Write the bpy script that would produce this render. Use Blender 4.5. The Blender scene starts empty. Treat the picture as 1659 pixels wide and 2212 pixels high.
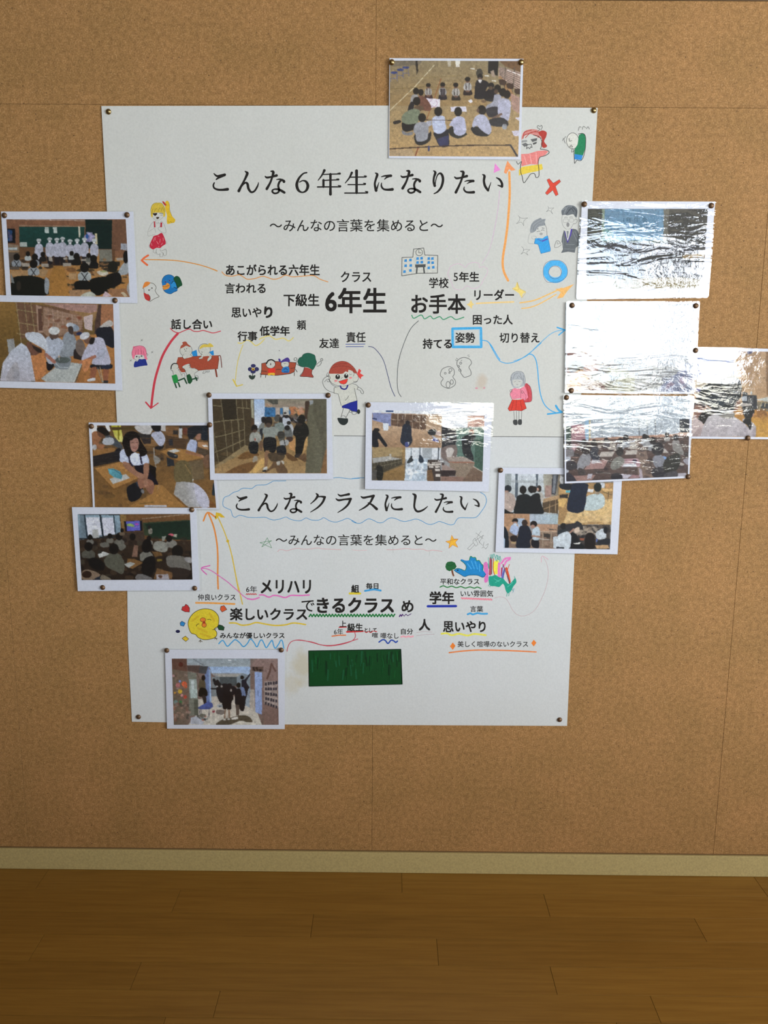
import bpy, bmesh, math, random
import numpy as np
from mathutils import Vector, Matrix
from mathutils.geometry import tessellate_polygon

# ------------------------------------------------------------------ camera
FPX = 1800.0                                   # focal length in photo pixels (1659 x 2212 frame)
CAM = Vector((0.0, -1.97, 1.309))
ROT = Matrix(((0.99995, -0.0084, 0.00557), (0.00698, 0.17806, -0.98399), (0.00727, 0.98398, 0.17811)))
cam_data = bpy.data.cameras.new('camera')
cam_data.sensor_fit = 'VERTICAL'; cam_data.sensor_height = 36.0
cam_data.lens = FPX / 2212.0 * 36.0
cam_data.clip_start = 0.05
cam = bpy.data.objects.new('camera', cam_data)
bpy.context.scene.collection.objects.link(cam)
cam.matrix_world = Matrix.Translation(CAM) @ ROT.to_4x4()
SC = bpy.context.scene
SC.camera = cam
# ------------------------------------------------------------------ world, lights, exposure
world = bpy.data.worlds.new('world'); SC.world = world; world.use_nodes = True
bg = world.node_tree.nodes['Background']
bg.inputs['Color'].default_value = (0.62, 0.74, 1.0, 1); bg.inputs['Strength'].default_value = 1.0

def daylight(name, loc, rot, sx, sy, radiance, colour):
    """daylight entering through a window opening of sx by sy metres"""
    ld = bpy.data.lights.new(name, 'AREA'); ld.shape = 'RECTANGLE'; ld.size = sx; ld.size_y = sy
    ld.energy = radiance * math.pi * sx * sy; ld.color = tuple(min(c, 1.1) for c in colour)
    o = bpy.data.objects.new(name, ld); SC.collection.objects.link(o)
    o.location = loc; o.rotation_euler = rot
    return o
WIN = dict(x0=0.36, x1=3.38, z0=0.95, z1=2.44, y=-6.0)
def front_light(x0, x1, z0, z1, radiance, colour):
    daylight('daylight_window', ((x0+x1)/2, -6.14, (z0+z1)/2), (math.radians(90), 0, 0), x1-x0, z1-z0, radiance, colour)
front_light(WIN['x0'], 2.25, 1.22, WIN['z1'], 17.0, (0.80, 0.95, 1.10))     # pale sky over the left panes
front_light(2.30, WIN['x1'], 1.22, WIN['z1'], 28.0, (0.90, 0.97, 1.04))     # brightest sky
front_light(WIN['x0'], WIN['x1'], 0.95, 1.21, 13.0, (1.0, 0.97, 0.82))      # sunlit ground outside
daylight('daylight_side', (4.64, -3.1, 1.75), (math.radians(90), 0, math.radians(90)), 2.4, 1.5, 42.0, (0.90, 0.96, 1.02))
SC.view_settings.view_transform = 'Standard'; SC.view_settings.look = 'None'
SC.view_settings.gamma = 1.0; SC.view_settings.use_curve_mapping = False
SC.view_settings.exposure = -0.3

# ------------------------------------------------------------------ helpers
def ray(px, py):
    return ROT @ Vector(((px - 829.5) / FPX, -(py - 1106.0) / FPX, -1.0))
def at(px, py, y=0.0):
    """photo pixel -> (x, z) on the vertical plane at depth y"""
    d = ray(px, py); t = (y - CAM.y) / d.y
    return CAM.x + d.x * t, CAM.z + d.z * t
def at_floor(px, py):
    d = ray(px, py); t = -CAM.z / d.z
    return CAM.x + d.x * t, CAM.y + d.y * t
RV = np.array([list(r) for r in ROT])
def at_np(P, y):
    D = np.stack([(P[:, 0]-829.5)/FPX, -(P[:, 1]-1106.0)/FPX, -np.ones(len(P))], 1) @ RV.T
    T = (y - CAM.y) / D[:, 1]
    return np.stack([CAM.x + D[:, 0]*T, np.zeros(len(P)) + y, CAM.z + D[:, 2]*T], 1)
def lin(v):
    v = np.asarray(v, float)
    return np.where(v <= 0.04045, v/12.92, ((v+0.055)/1.055)**2.4)
def hx(s, k=1.0):
    c = lin([int(s[i:i+2], 16)/255 for i in (0, 2, 4)]) * k
    return tuple(float(min(x, 0.92)) for x in c)
def obj(name, me, mat=None, parent=None, **props):
    o = bpy.data.objects.new(name, me); SC.collection.objects.link(o)
    if mat is not None and len(me.materials) == 0: me.materials.append(mat)
    if parent is not None: o.parent = parent
    for k, v in props.items(): o[k] = v
    return o
def thing(name, label, cat, group=None, loc=(0, 0, 0)):
    o = bpy.data.objects.new(name, None); SC.collection.objects.link(o)
    o.location = loc; o['label'] = label; o['category'] = cat
    if group: o['group'] = group
    o.empty_display_size = 0.02
    return o
def box_mesh(name, lo, hi, bevel=0.0, seg=1):
    bm = bmesh.new(); bmesh.ops.create_cube(bm, size=1)
    for v in bm.verts:
        v.co = Vector(((lo[i]+hi[i])/2 + v.co[i]*(hi[i]-lo[i]) for i in range(3)))
    if bevel: bmesh.ops.bevel(bm, geom=list(bm.edges), offset=bevel, segments=seg, affect='EDGES')
    me = bpy.data.meshes.new(name); bm.to_mesh(me); bm.free(); return me

# ------------------------------------------------------------------ materials
def mat(name):
    m = bpy.data.materials.new(name); m.use_nodes = True
    nt = m.node_tree; b = nt.nodes['Principled BSDF']; return m, nt, b
def N(nt, t, **kw):
    n = nt.nodes.new(t)
    for k, v in kw.items():
        if k in n.inputs: n.inputs[k].default_value = v
        else: setattr(n, k, v)
    return n
def ramp(nt, stops):
    r = nt.nodes.new('ShaderNodeValToRGB'); e = r.color_ramp.elements
    while len(e) < len(stops): e.new(0.5)
    for q, (p, c) in zip(e, stops): q.position = p; q.color = (*c, 1)
    return r
def mixc(nt, kind, a, b, fac=1.0):
    m = nt.nodes.new('ShaderNodeMix'); m.data_type = 'RGBA'; m.blend_type = kind
    m.inputs[0].default_value = fac if isinstance(fac, (int, float)) else 0
    if not isinstance(fac, (int, float)): nt.links.new(fac, m.inputs[0])
    for s, v in ((m.inputs[6], a), (m.inputs[7], b)):
        if isinstance(v, tuple): s.default_value = (*v, 1)
        else: nt.links.new(v, s)
    return m.outputs[2]
def coords(nt, scale=(1, 1, 1), rnd=False):
    g = nt.nodes.new('ShaderNodeNewGeometry'); mp = nt.nodes.new('ShaderNodeMapping')
    mp.inputs['Scale'].default_value = scale
    nt.links.new(g.outputs['Position'], mp.inputs['Vector'])
    if rnd:
        oi = nt.nodes.new('ShaderNodeObjectInfo'); cb = nt.nodes.new('ShaderNodeMath'); cb.operation = 'MULTIPLY'
        cb.inputs[1].default_value = 37.0; nt.links.new(oi.outputs['Random'], cb.inputs[0])
        nt.links.new(cb.outputs[0], mp.inputs['Location'])
    return mp.outputs[0]

def cork_material():
    m, nt, b = mat('particle_board'); L = nt.links.new
    v = coords(nt)
    n1 = N(nt, 'ShaderNodeTexNoise', Scale=330.0, Detail=3.0, Roughness=0.7); L(v, n1.inputs['Vector'])
    r1 = ramp(nt, [(0.30, (0.235, 0.122, 0.042)), (0.50, (0.352, 0.184, 0.060)), (0.70, (0.49, 0.280, 0.118))]); L(n1.outputs[0], r1.inputs[0])
    n2 = N(nt, 'ShaderNodeTexNoise', Scale=95.0, Detail=3.0, Roughness=0.6); L(v, n2.inputs['Vector'])
    r2 = ramp(nt, [(0.36, (0.84, 0.83, 0.82)), (0.62, (1.12, 1.12, 1.13))]); L(n2.outputs[0], r2.inputs[0])
    c = mixc(nt, 'MULTIPLY', r1.outputs[0], r2.outputs[0])
    n3 = N(nt, 'ShaderNodeTexNoise', Scale=7.0, Detail=4.0, Roughness=0.6); L(v, n3.inputs['Vector'])
    r3 = ramp(nt, [(0.35, (0.92, 0.94, 0.93)), (0.65, (1.07, 1.06, 1.10))]); L(n3.outputs[0], r3.inputs[0])
    c = mixc(nt, 'MULTIPLY', c, r3.outputs[0])
    # pale and dark chips
    vo = N(nt, 'ShaderNodeTexVoronoi', Scale=120.0, Randomness=1.0); L(v, vo.inputs['Vector'])
    pale = ramp(nt, [(0.05, (1, 1, 1)), (0.13, (0, 0, 0))]); L(vo.outputs['Distance'], pale.inputs[0])
    sel = ramp(nt, [(0.80, (0, 0, 0)), (0.84, (1, 1, 1))]); L(vo.outputs['Color'], sel.inputs[0])
    k = mixc(nt, 'MULTIPLY', pale.outputs[0], sel.outputs[0])
    c = mixc(nt, 'MIX', c, (0.56, 0.37, 0.19), k)
    vo2 = N(nt, 'ShaderNodeTexVoronoi', Scale=75.0, Randomness=1.0); L(v, vo2.inputs['Vector'])
    d = ramp(nt, [(0.06, (1, 1, 1)), (0.12, (0, 0, 0))]); L(vo2.outputs['Distance'], d.inputs[0])
    sel2 = ramp(nt, [(0.82, (0, 0, 0)), (0.86, (1, 1, 1))]); L(vo2.outputs['Color'], sel2.inputs[0])
    c = mixc(nt, 'MIX', c, (0.09, 0.045, 0.02), mixc(nt, 'MULTIPLY', d.outputs[0], sel2.outputs[0]))
    L(c, b.inputs['Base Color']); b.inputs['Roughness'].default_value = 0.72
    b.inputs['Specular IOR Level'].default_value = 0.25
    bp = N(nt, 'ShaderNodeBump', Strength=0.25, Distance=0.0006); L(n1.outputs[0], bp.inputs['Height']); L(bp.outputs[0], b.inputs['Normal'])
    return m
def plain(name, col, rough=0.7, spec=0.3, metal=0.0, var=0.06, scale=14.0, stretch=(1, 1, 1), bump=0.0):
    m, nt, b = mat(name); L = nt.links.new
    v = coords(nt, stretch)
    n = N(nt, 'ShaderNodeTexNoise', Scale=scale, Detail=4.0); L(v, n.inputs['Vector'])
    r = ramp(nt, [(0.3, tuple(c*(1-var) for c in col)), (0.7, tuple(min(1, c*(1+var)) for c in col))]); L(n.outputs[0], r.inputs[0])
    L(r.outputs[0], b.inputs['Base Color'])
    b.inputs['Roughness'].default_value = rough; b.inputs['Specular IOR Level'].default_value = spec; b.inputs['Metallic'].default_value = metal
    if bump:
        bp = N(nt, 'ShaderNodeBump', Strength=bump, Distance=0.001); L(n.outputs[0], bp.inputs['Height']); L(bp.outputs[0], b.inputs['Normal'])
    return m
def floor_material():
    m, nt, b = mat('floor_wood'); L = nt.links.new
    v = coords(nt, (3.0, 60.0, 3.0), rnd=True)
    n = N(nt, 'ShaderNodeTexNoise', Scale=1.6, Detail=6.0, Roughness=0.65); L(v, n.inputs['Vector'])
    r = ramp(nt, [(0.3, (0.205, 0.098, 0.014)), (0.7, (0.280, 0.142, 0.024))]); L(n.outputs[0], r.inputs[0])
    oi = nt.nodes.new('ShaderNodeObjectInfo')
    r2 = ramp(nt, [(0.0, (0.92, 0.91, 0.89)), (1.0, (1.07, 1.07, 1.07))]); L(oi.outputs['Random'], r2.inputs[0])
    c = mixc(nt, 'MULTIPLY', r.outputs[0], r2.outputs[0])
    L(c, b.inputs['Base Color']); b.inputs['Roughness'].default_value = 0.48; b.inputs['Specular IOR Level'].default_value = 0.3
    return m
def paper_material(name, col, stain=None, rough=0.75):
    m, nt, b = mat(name); L = nt.links.new
    v = coords(nt)
    n = N(nt, 'ShaderNodeTexNoise', Scale=260.0, Detail=3.0); L(v, n.inputs['Vector'])
    r = ramp(nt, [(0.3, tuple(c*0.955 for c in col)), (0.7, tuple(min(1, c*1.035) for c in col))]); L(n.outputs[0], r.inputs[0])
    n2 = N(nt, 'ShaderNodeTexNoise', Scale=5.0, Detail=4.0); L(v, n2.inputs['Vector'])
    r2 = ramp(nt, [(0.3, (0.975, 0.975, 0.965)), (0.7, (1.01, 1.01, 1.015))]); L(n2.outputs[0], r2.inputs[0])
    c = mixc(nt, 'MULTIPLY', r.outputs[0], r2.outputs[0])
    if stain:      # dried glue stains: centre, half sizes, colour
        for (sx, sz, rx, rz, sc, amt) in stain:
            mp = nt.nodes.new('ShaderNodeMapping'); mp.vector_type = 'POINT'
            g = nt.nodes.new('ShaderNodeNewGeometry'); L(g.outputs['Position'], mp.inputs['Vector'])
            mp.inputs['Location'].default_value = (-sx/rx, 0, -sz/rz); mp.inputs['Scale'].default_value = (1/rx, 0, 1/rz)
            ln = nt.nodes.new('ShaderNodeVectorMath'); ln.operation = 'LENGTH'; L(mp.outputs[0], ln.inputs[0])
            ns = N(nt, 'ShaderNodeTexNoise', Scale=38.0, Detail=4.0); L(v, ns.inputs['Vector'])
            ad = nt.nodes.new('ShaderNodeMath'); ad.operation = 'ADD'; L(ln.outputs['Value'], ad.inputs[0]); L(ns.outputs[0], ad.inputs[1])
            rr = ramp(nt, [(0.62, (amt,)*3), (1.0, (0, 0, 0))])
            hf = nt.nodes.new('ShaderNodeMath'); hf.operation = 'MULTIPLY'; hf.inputs[1].default_value = 0.72; L(ad.outputs[0], hf.inputs[0])
            L(hf.outputs[0], rr.inputs[0]); c = mixc(nt, 'MIX', c, sc, rr.outputs[0])
    L(c, b.inputs['Base Color']); b.inputs['Roughness'].default_value = rough; b.inputs['Specular IOR Level'].default_value = 0.25
    n4 = N(nt, 'ShaderNodeTexNoise', Scale=9.0, Detail=3.0); L(v, n4.inputs['Vector'])
    bp = N(nt, 'ShaderNodeBump', Strength=0.35, Distance=0.004); L(n4.outputs[0], bp.inputs['Height']); L(bp.outputs[0], b.inputs['Normal'])
    return m
def ink_material(name, rough=0.6, mottling=0.10, scale=300.0):
    m, nt, b = mat(name); L = nt.links.new
    a = nt.nodes.new('ShaderNodeAttribute'); a.attribute_name = 'Col'
    n = N(nt, 'ShaderNodeTexNoise', Scale=scale, Detail=3.0); L(coords(nt), n.inputs['Vector'])
    r = ramp(nt, [(0.3, (1-mottling,)*3), (0.7, (1+mottling,)*3)]); L(n.outputs[0], r.inputs[0])
    L(mixc(nt, 'MULTIPLY', a.outputs['Color'], r.outputs[0]), b.inputs['Base Color'])
    b.inputs['Roughness'].default_value = rough; b.inputs['Specular IOR Level'].default_value = 0.25
    return m
def film_material(name, warp=1.0, seed=0.0):
    """clear laminating film: mirror-like surface over whatever lies under it"""
    m, nt, b = mat(name); L = nt.links.new; nt.nodes.remove(b); out = nt.nodes['Material Output']
    tr = N(nt, 'ShaderNodeBsdfTransparent'); tr.inputs[0].default_value = (0.985, 0.985, 0.985, 1)
    gl = N(nt, 'ShaderNodeBsdfGlossy'); gl.inputs['Roughness'].default_value = 0.035; gl.inputs['Color'].default_value = (1, 1, 1, 1)
    v = coords(nt, (1.0, 1.0, 1.0)); mp = nt.nodes.new('ShaderNodeMapping'); L(v, mp.inputs['Vector'])
    mp.inputs['Location'].default_value = (seed, 0, seed*1.7); mp.inputs['Rotation'].default_value = (0, math.radians(-9), 0)
    mp.inputs['Scale'].default_value = (6.0, 1.0, 24.0)
    n1 = N(nt, 'ShaderNodeTexNoise', Scale=1.0, Detail=3.0, Roughness=0.55, Distortion=0.8); L(mp.outputs[0], n1.inputs['Vector'])
    n2 = N(nt, 'ShaderNodeTexNoise', Scale=62.0, Detail=4.0, Roughness=0.6); L(v, n2.inputs['Vector'])
    b1 = N(nt, 'ShaderNodeBump', Strength=1.0, Distance=0.00085*warp); L(n1.outputs[0], b1.inputs['Height'])
    b2 = N(nt, 'ShaderNodeBump', Strength=1.0, Distance=0.00020*warp); L(n2.outputs[0], b2.inputs['Height']); L(b1.outputs[0], b2.inputs['Normal'])
    L(b2.outputs[0], gl.inputs['Normal'])
    def M(op, a, b_=None):                       # Schlick reflectance of a thin clear sheet, the same from both sides
        n = nt.nodes.new('ShaderNodeMath'); n.operation = op
        for k_, v_ in ((0, a), (1, b_)):
            if v_ is None: continue
            if isinstance(v_, float): n.inputs[k_].default_value = v_
            else: L(v_, n.inputs[k_])
        return n.outputs[0]
    ge = nt.nodes.new('ShaderNodeNewGeometry'); dt = nt.nodes.new('ShaderNodeVectorMath'); dt.operation = 'DOT_PRODUCT'
    L(ge.outputs['Incoming'], dt.inputs[0]); L(ge.outputs['Normal'], dt.inputs[1])
    fac = M('MINIMUM', M('MULTIPLY', M('ADD', M('MULTIPLY', M('POWER', M('SUBTRACT', 1.0, M('ABSOLUTE', dt.outputs['Value'])), 5.0), 0.96), 0.042), 1.9), 1.0)
    mx = nt.nodes.new('ShaderNodeMixShader'); L(fac, mx.inputs[0]); L(tr.outputs[0], mx.inputs[1]); L(gl.outputs[0], mx.inputs[2])
    L(mx.outputs[0], out.inputs['Surface'])
    return m
M_CORK = cork_material(); M_FLOOR = floor_material()
M_BASE = plain('beige_vinyl', (0.46, 0.36, 0.155), 0.6, 0.3, var=0.12, scale=260.0)
M_GAP = plain('dark_joint', (0.17, 0.095, 0.04), 0.9, 0.1)
M_TRIM = plain('pale_trim', (0.62, 0.59, 0.50), 0.6, 0.3)
M_WALL = plain('cream_plaster', (0.14, 0.11, 0.08), 0.85, 0.2)
M_CEIL = plain('white_ceiling', (0.36, 0.29, 0.19), 0.9, 0.2)
M_ALU = plain('window_aluminium', (0.42, 0.43, 0.45), 0.4, 0.5, metal=0.6)
M_GLUE = []
M_INK = ink_material('printed_ink', 0.8, 0.04)
M_PEN = ink_material('felt_pen', 0.6, 0.10)
M_PHOTO = ink_material('photo_print', 0.5, 0.10, 420.0)
M_WHITE = paper_material('photo_paper', (0.77, 0.79, 0.87), rough=0.6)
M_DULL = plain('dark_bronze', (0.17, 0.10, 0.055), 0.5, 0.4, metal=0.7, var=0.25, scale=200.0)
M_BRASS = plain('aged_brass', (0.36, 0.26, 0.11), 0.34, 0.5, metal=1.0, var=0.18, scale=220.0)

# ------------------------------------------------------------------ the room shell
def struct(name, me, m, **kw):
    o = obj(name, me, m, None, kind='structure', **kw); return o
X0, X1, YF, ZC = -4.5, 4.5, -6.0, 2.7
wall = struct('wall_back', box_mesh('wall_back', (X0, 0.0014, 0), (X1, 0.12, ZC)), M_GAP)
M_SEAM = plain('dark_seam', (0.03, 0.015, 0.005), 0.9, 0.1)
flo = struct('floor', box_mesh('floor', (X0, YF, -0.10), (X1, 0.12, -0.0015)), M_SEAM)
struct('ceiling', box_mesh('ceiling', (X0, YF, ZC), (X1, 0.12, ZC+0.1)), M_CEIL)
struct('wall_left', box_mesh('wall_left', (X0-0.12, YF, 0), (X0, 0.12, ZC)), M_WALL)

def wall_with_hole(name, axis, pos, th, a0, a1, h0, h1, z0, z1):
    bm = bmesh.new()
    for (s, e, lo, hi) in ((a0, h0, 0, ZC), (h1, a1, 0, ZC), (h0, h1, 0, z0), (h0, h1, z1, ZC)):
        r = bmesh.ops.create_cube(bm, size=1)
        for v in r['verts']:
            t = [(s+e)/2 + v.co.x*(e-s), pos + (v.co.y)*th, (lo+hi)/2 + v.co.z*(hi-lo)]
            v.co = Vector(t) if axis == 'x' else Vector((t[1], t[0], t[2]))
    me = bpy.data.meshes.new(name); bm.to_mesh(me); bm.free()
    return struct(name, me, M_WALL)
wall_with_hole('wall_front', 'x', YF-0.06, 0.12, X0, X1, WIN['x0'], WIN['x1'], WIN['z0'], WIN['z1'])
wall_with_hole('wall_right', 'y', X1+0.06, 0.12, YF, 0.12, -4.3, -1.9, 1.0, 2.5)
def window(name, axis, pos, a0, a1, z0, z1, mull):
    root = bpy.data.objects.new(name, None); SC.collection.objects.link(root); root['kind'] = 'structure'
    bars = [('window_frame', a0, a0+.05, z0, z1), ('window_frame', a1-.05, a1, z0, z1), ('window_frame', a0, a1, z0, z0+.05), ('window_frame', a0, a1, z1-.05, z1)]
    bars += [('mullion', m-.5*w, m+.5*w, z0, z1) for m, w in mull]
    for nm, s, e, lo, hi in bars:
        if axis == 'x': me = box_mesh(nm, (s, pos-.04, lo), (e, pos+.04, hi), 0.004)
        else: me = box_mesh(nm, (pos-.04, s, lo), (pos+.04, e, hi), 0.004)
        obj(nm, me, M_ALU, root)
window('window_1', 'x', YF-0.05, WIN['x0'], WIN['x1'], WIN['z0'], WIN['z1'], [(1.22, .07), (2.275, .13), (2.67, .26)])
window('window_2', 'y', X1+0.05, -4.3, -1.9, 1.0, 2.5, [(-3.5, .05), (-2.7, .05)])

# unseen blockers added behind the viewer to keep window light off skirting and floor
struct('light_blocker', box_mesh('light_blocker', (-3.0, -2.62, 0), (4.2, -2.44, 0.86), 0.004), M_WALL)
struct('light_blocker_left', box_mesh('light_blocker_left', (-3.4, -2.80, 0), (0.10, -2.655, 1.02), 0.004), M_WALL)  # taller added blocker, dims the lower left of the wall
struct('light_blocker_cap', box_mesh('light_blocker_cap', (-3.02, -2.65, 0.861), (4.22, -2.41, 0.885), 0.004), M_TRIM)

# particle-board panels, 0.91 m by 1.8 m, butt-jointed over the wall
zb = at(829, 1838)[1]; zt = at(829, 229)[1]
xs1 = at(812, 120)[0]; xs2 = at(1600, 1150)[0]; xs0 = at(36, 1500)[0]; PWD = 0.91
xs = [xs0-PWD*4, xs0-PWD*3, xs0-PWD*2, xs0-PWD, xs0, xs1, xs2, xs2+PWD, xs2+PWD*2, xs2+PWD*3]
xs = [X0] + [x for x in xs if X0 < x < X1] + [X1]
ztr = at(1500, 2)[1]
g = 0.0003
for a, b_ in zip(xs[:-1], xs[1:]):
    for lo, hi in ((zb+0.001, zt), (zt, ztr)):
        obj('wall_panel', box_mesh('wall_panel', (a+g, -0.0, lo+g), (b_-g, 0.0013, hi-g), 0.0003), M_CORK, wall)
# pale picture rail along the very top of the frame
struct('trim_1', box_mesh('trim_1', (X0, -0.009, ztr+0.001), (X1, 0.0012, ztr+0.07), 0.002), M_TRIM)
struct('baseboard_back', box_mesh('baseboard_back', (X0, -0.006, 0.0002), (X1, 0.0012, zb-0.0018), 0.001), M_BASE)
# floor boards
rows = [1887, 1927.5, 1976, 2026.5, 2084, 2144, 2202.5]
ys = [-0.0005] + [at_floor(829, r)[1] for r in rows[1:]]
bw = (ys[0]-ys[-1])/(len(ys)-1)
while ys[-1] > -2.1: ys.append(ys[-1]-bw)
joint = {0: [(92, 1897), (868, 1907), (1641, 1912)], 1: [(378, 1952), (1181, 1955)], 2: [(674, 1999), (1511, 2005)],
         3: [(80, 2044), (945, 2055)], 4: [(292, 2110), (1195, 2115)], 5: [(467, 2172), (1415, 2178)]}
random.seed(4)
XF0, XF1 = -2.6, 2.6
for i in range(len(ys)-1):
    js = sorted(at_floor(*p)[0] for p in joint[i]) if i in joint else [random.uniform(-0.9, 0.0)]
    while js[0]-0.91 > XF0: js.insert(0, js[0]-0.91)
    while js[-1]+0.91 < XF1: js.append(js[-1]+0.91)
    js = [XF0] + js + [XF1]
    for a, b_ in zip(js[:-1], js[1:]):
        h = random.uniform(-0.0002, 0.0)
        obj('floor_board', box_mesh('floor_board', (a+.0004, ys[i+1]+.0004, -0.0012), (b_-.0004, ys[i]-.0004, h), 0.0003), M_FLOOR, flo)
# the rest of the floor, outside the frame
for lo, hi in (((XF0, YF, -0.0014), (XF1, ys[-1], -0.0004)), ((X0, YF, -0.0014), (XF0, 0, -0.0004)), ((XF1, YF, -0.0014), (X1, 0, -0.0004))):
    obj('floor_board', box_mesh('floor_board', lo, hi), M_FLOOR, flo)

# ------------------------------------------------------------------ flat artwork: ribbons, fills, lettering
def nums(s):
    a = [float(t) for t in s.replace(',', ' ').split()]
    return [(a[i], a[i+1]) for i in range(0, len(a), 2)]
def smooth(P, closed=False, n=4):
    if len(P) < 3: return list(P)
    out = []; m = len(P)
    rng = range(m) if closed else range(m-1)
    for i in rng:
        p0 = P[(i-1) % m] if closed or i > 0 else P[i]
        p1 = P[i]; p2 = P[(i+1) % m]
        p3 = P[(i+2) % m] if closed or i+2 < m else p2
        for k in range(n):
            t = k/n
            out.append(tuple(0.5*((2*b)+(-a+c)*t+(2*a-5*b+4*c-d)*t*t+(-a+3*b-3*c+d)*t**3) for a, b, c, d in zip(p0, p1, p2, p3)))
    if not closed: out.append(tuple(P[-1]))
    return out
class Art:
    """flat marks on a sheet: polygons in photo pixels laid on the plane y, each a hair above the last"""
    def __init__(s, y, k=1.5, step=1.0e-5):
        s.y, s.k, s.step = y, k, step
        s.v_, s.f_, s.c_ = [], [], []
    def frame(s, x0, y0, sc): s.o = (x0, y0, sc); return s
    def _px(s, P): return [(s.o[0]+p[0]/s.o[2], s.o[1]+p[1]/s.o[2]) for p in P]
    def poly(s, col, P):
        """P in photo pixels"""
        base = len(s.v_); s.y -= s.step
        for p in P:
            x, z = at(p[0], p[1], s.y); s.v_.append((x, s.y, z))
        tri = tessellate_polygon([[Vector((p[0], p[1], 0)) for p in P]])
        for t in tri: s.f_.append(tuple(base+i for i in t)); s.c_.append(col)
    def F(s, col, pts, sm=True):
        P = nums(pts) if isinstance(pts, str) else pts
        if sm: P = smooth(P, True)
        s.poly(hx(col, s.k), s._px(P)); return s
    def P(s, col, pts): return s.F(col, pts, False)
    def E(s, col, cx, cy, rx, ry=None, rot=0):
        ry = ry or rx; c, q = math.cos(math.radians(rot)), math.sin(math.radians(rot))
        return s.F(col, [(cx+rx*math.cos(t)*c-ry*math.sin(t)*q, cy+rx*math.cos(t)*q+ry*math.sin(t)*c) for t in [i*math.pi/9 for i in range(18)]], False)
    def O(s, col, w, cx, cy, rx, ry=None):
        ry = ry or rx
        return s.L(col, w, [(cx+rx*math.cos(t), cy+ry*math.sin(t)) for t in [i*math.pi/8 for i in range(16)]], closed=True)
    def L(s, col, w, pts, closed=False, sm=True):
        """line of width w (zoom units); pts may be 'x,y x,y' or [(x,y,w)...]"""
        P = nums(pts) if isinstance(pts, str) else list(pts)
        P = [(p[0], p[1], p[2] if len(p) > 2 else w) for p in P]
        if sm: P = smooth(P, closed, 5)
        Q = [(s.o[0]+p[0]/s.o[2], s.o[1]+p[1]/s.o[2], max(p[2], 0.5)/s.o[2]/2) for p in P]
        Q = [q for i, q in enumerate(Q) if i == 0 or math.hypot(q[0]-Q[i-1][0], q[1]-Q[i-1][1]) > 0.05]
        n = len(Q)
        if n < 2: return s
        c = hx(col, s.k)
        if not sm:                                   # straight strokes: one bar and one round joint per corner
            m = n if closed else n-1
            for i in range(m):
                q, r = Q[i], Q[(i+1) % n]; dx, dy = r[0]-q[0], r[1]-q[1]; l = math.hypot(dx, dy) or 1
                s.y -= 1.5e-6; b0 = len(s.v_)
                for p_, sg in ((q, 1), (r, 1), (r, -1), (q, -1)):
                    x, z = at(p_[0]-sg*dy/l*p_[2], p_[1]+sg*dx/l*p_[2], s.y); s.v_.append((x, s.y, z))
                s.f_.append((b0, b0+1, b0+2, b0+3)); s.c_.append(c)
            for q in Q:
                s.y -= 1.5e-6; b0 = len(s.v_)
                for t in range(8):
                    x, z = at(q[0]+q[2]*math.cos(t*math.pi/4), q[1]+q[2]*math.sin(t*math.pi/4), s.y); s.v_.append((x, s.y, z))
                s.f_.append(tuple(range(b0, b0+8))); s.c_.append(c)
            return s
        s.y -= s.step; base = len(s.v_)
        for i, q in enumerate(Q):
            a = Q[(i-1) % n] if closed or i > 0 else q
            b = Q[(i+1) % n] if closed or i < n-1 else q
            dx, dy = b[0]-a[0], b[1]-a[1]; l = math.hypot(dx, dy) or 1; nx, ny = -dy/l*q[2], dx/l*q[2]
            for sg in (1, -1):
                x, z = at(q[0]+sg*nx, q[1]+sg*ny, s.y); s.v_.append((x, s.y, z))
        for i in range(n if closed else n-1):
            j = (i+1) % n; s.f_.append((base+2*i, base+2*j, base+2*j+1, base+2*i+1)); s.c_.append(c)
        if not closed:
            for q, r in ((Q[0], Q[1]), (Q[-1], Q[-2])):       # round ends
                ang = math.atan2(q[1]-r[1], q[0]-r[0]); b0 = len(s.v_)
                for t in range(6):
                    th = ang - math.pi/2 + math.pi*t/5
                    x, z = at(q[0]+q[2]*math.cos(th), q[1]+q[2]*math.sin(th), s.y); s.v_.append((x, s.y, z))
                s.f_.append(tuple(range(b0, b0+6))); s.c_.append(c)
        return s
    def S(s, col, w, pts, closed=False): return s.L(col, w, pts, closed, sm=False)
    def text(s, col, txt, x0, y0, x1, y1, bold=0.0):
        """lettering fitted to a box given in the current frame; bold = extra stroke width in photo pixels"""
        cu = bpy.data.curves.new('t', 'FONT'); cu.body = txt; cu.resolution_u = 3; cu.fill_mode = 'FRONT'
        to = bpy.data.objects.new('t', cu); SC.collection.objects.link(to)
        bpy.context.view_layer.update()
        me = bpy.data.meshes.new_from_object(to.evaluated_get(bpy.context.evaluated_depsgraph_get()))
        n = len(me.vertices); co = np.empty(n*3); me.vertices.foreach_get('co', co); co = co.reshape(-1, 3)
        fs = [tuple(p.vertices) for p in me.polygons]
        bpy.data.objects.remove(to); bpy.data.curves.remove(cu); bpy.data.meshes.remove(me)
        mn, mx = co.min(0), co.max(0)
        (ax, ay), (bx, by) = s._px([(x0, y0), (x1, y1)])
        bold *= 0.82; ax += bold*.5; bx -= bold*.5; ay += bold*.5; by -= bold*.5
        P = np.stack([ax+(co[:, 0]-mn[0])/(mx[0]-mn[0])*(bx-ax), by-(co[:, 1]-mn[1])/(mx[1]-mn[1])*(by-ay)], 1)
        sh = [(0, 0)] if bold <= 0 else [(bold*.5*a_, bold*.5*b_) for a_, b_ in ((-1, -1), (1, -1), (1, 1), (-1, 1))] + ([(0, 0)] if bold > 2 else [])
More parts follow.
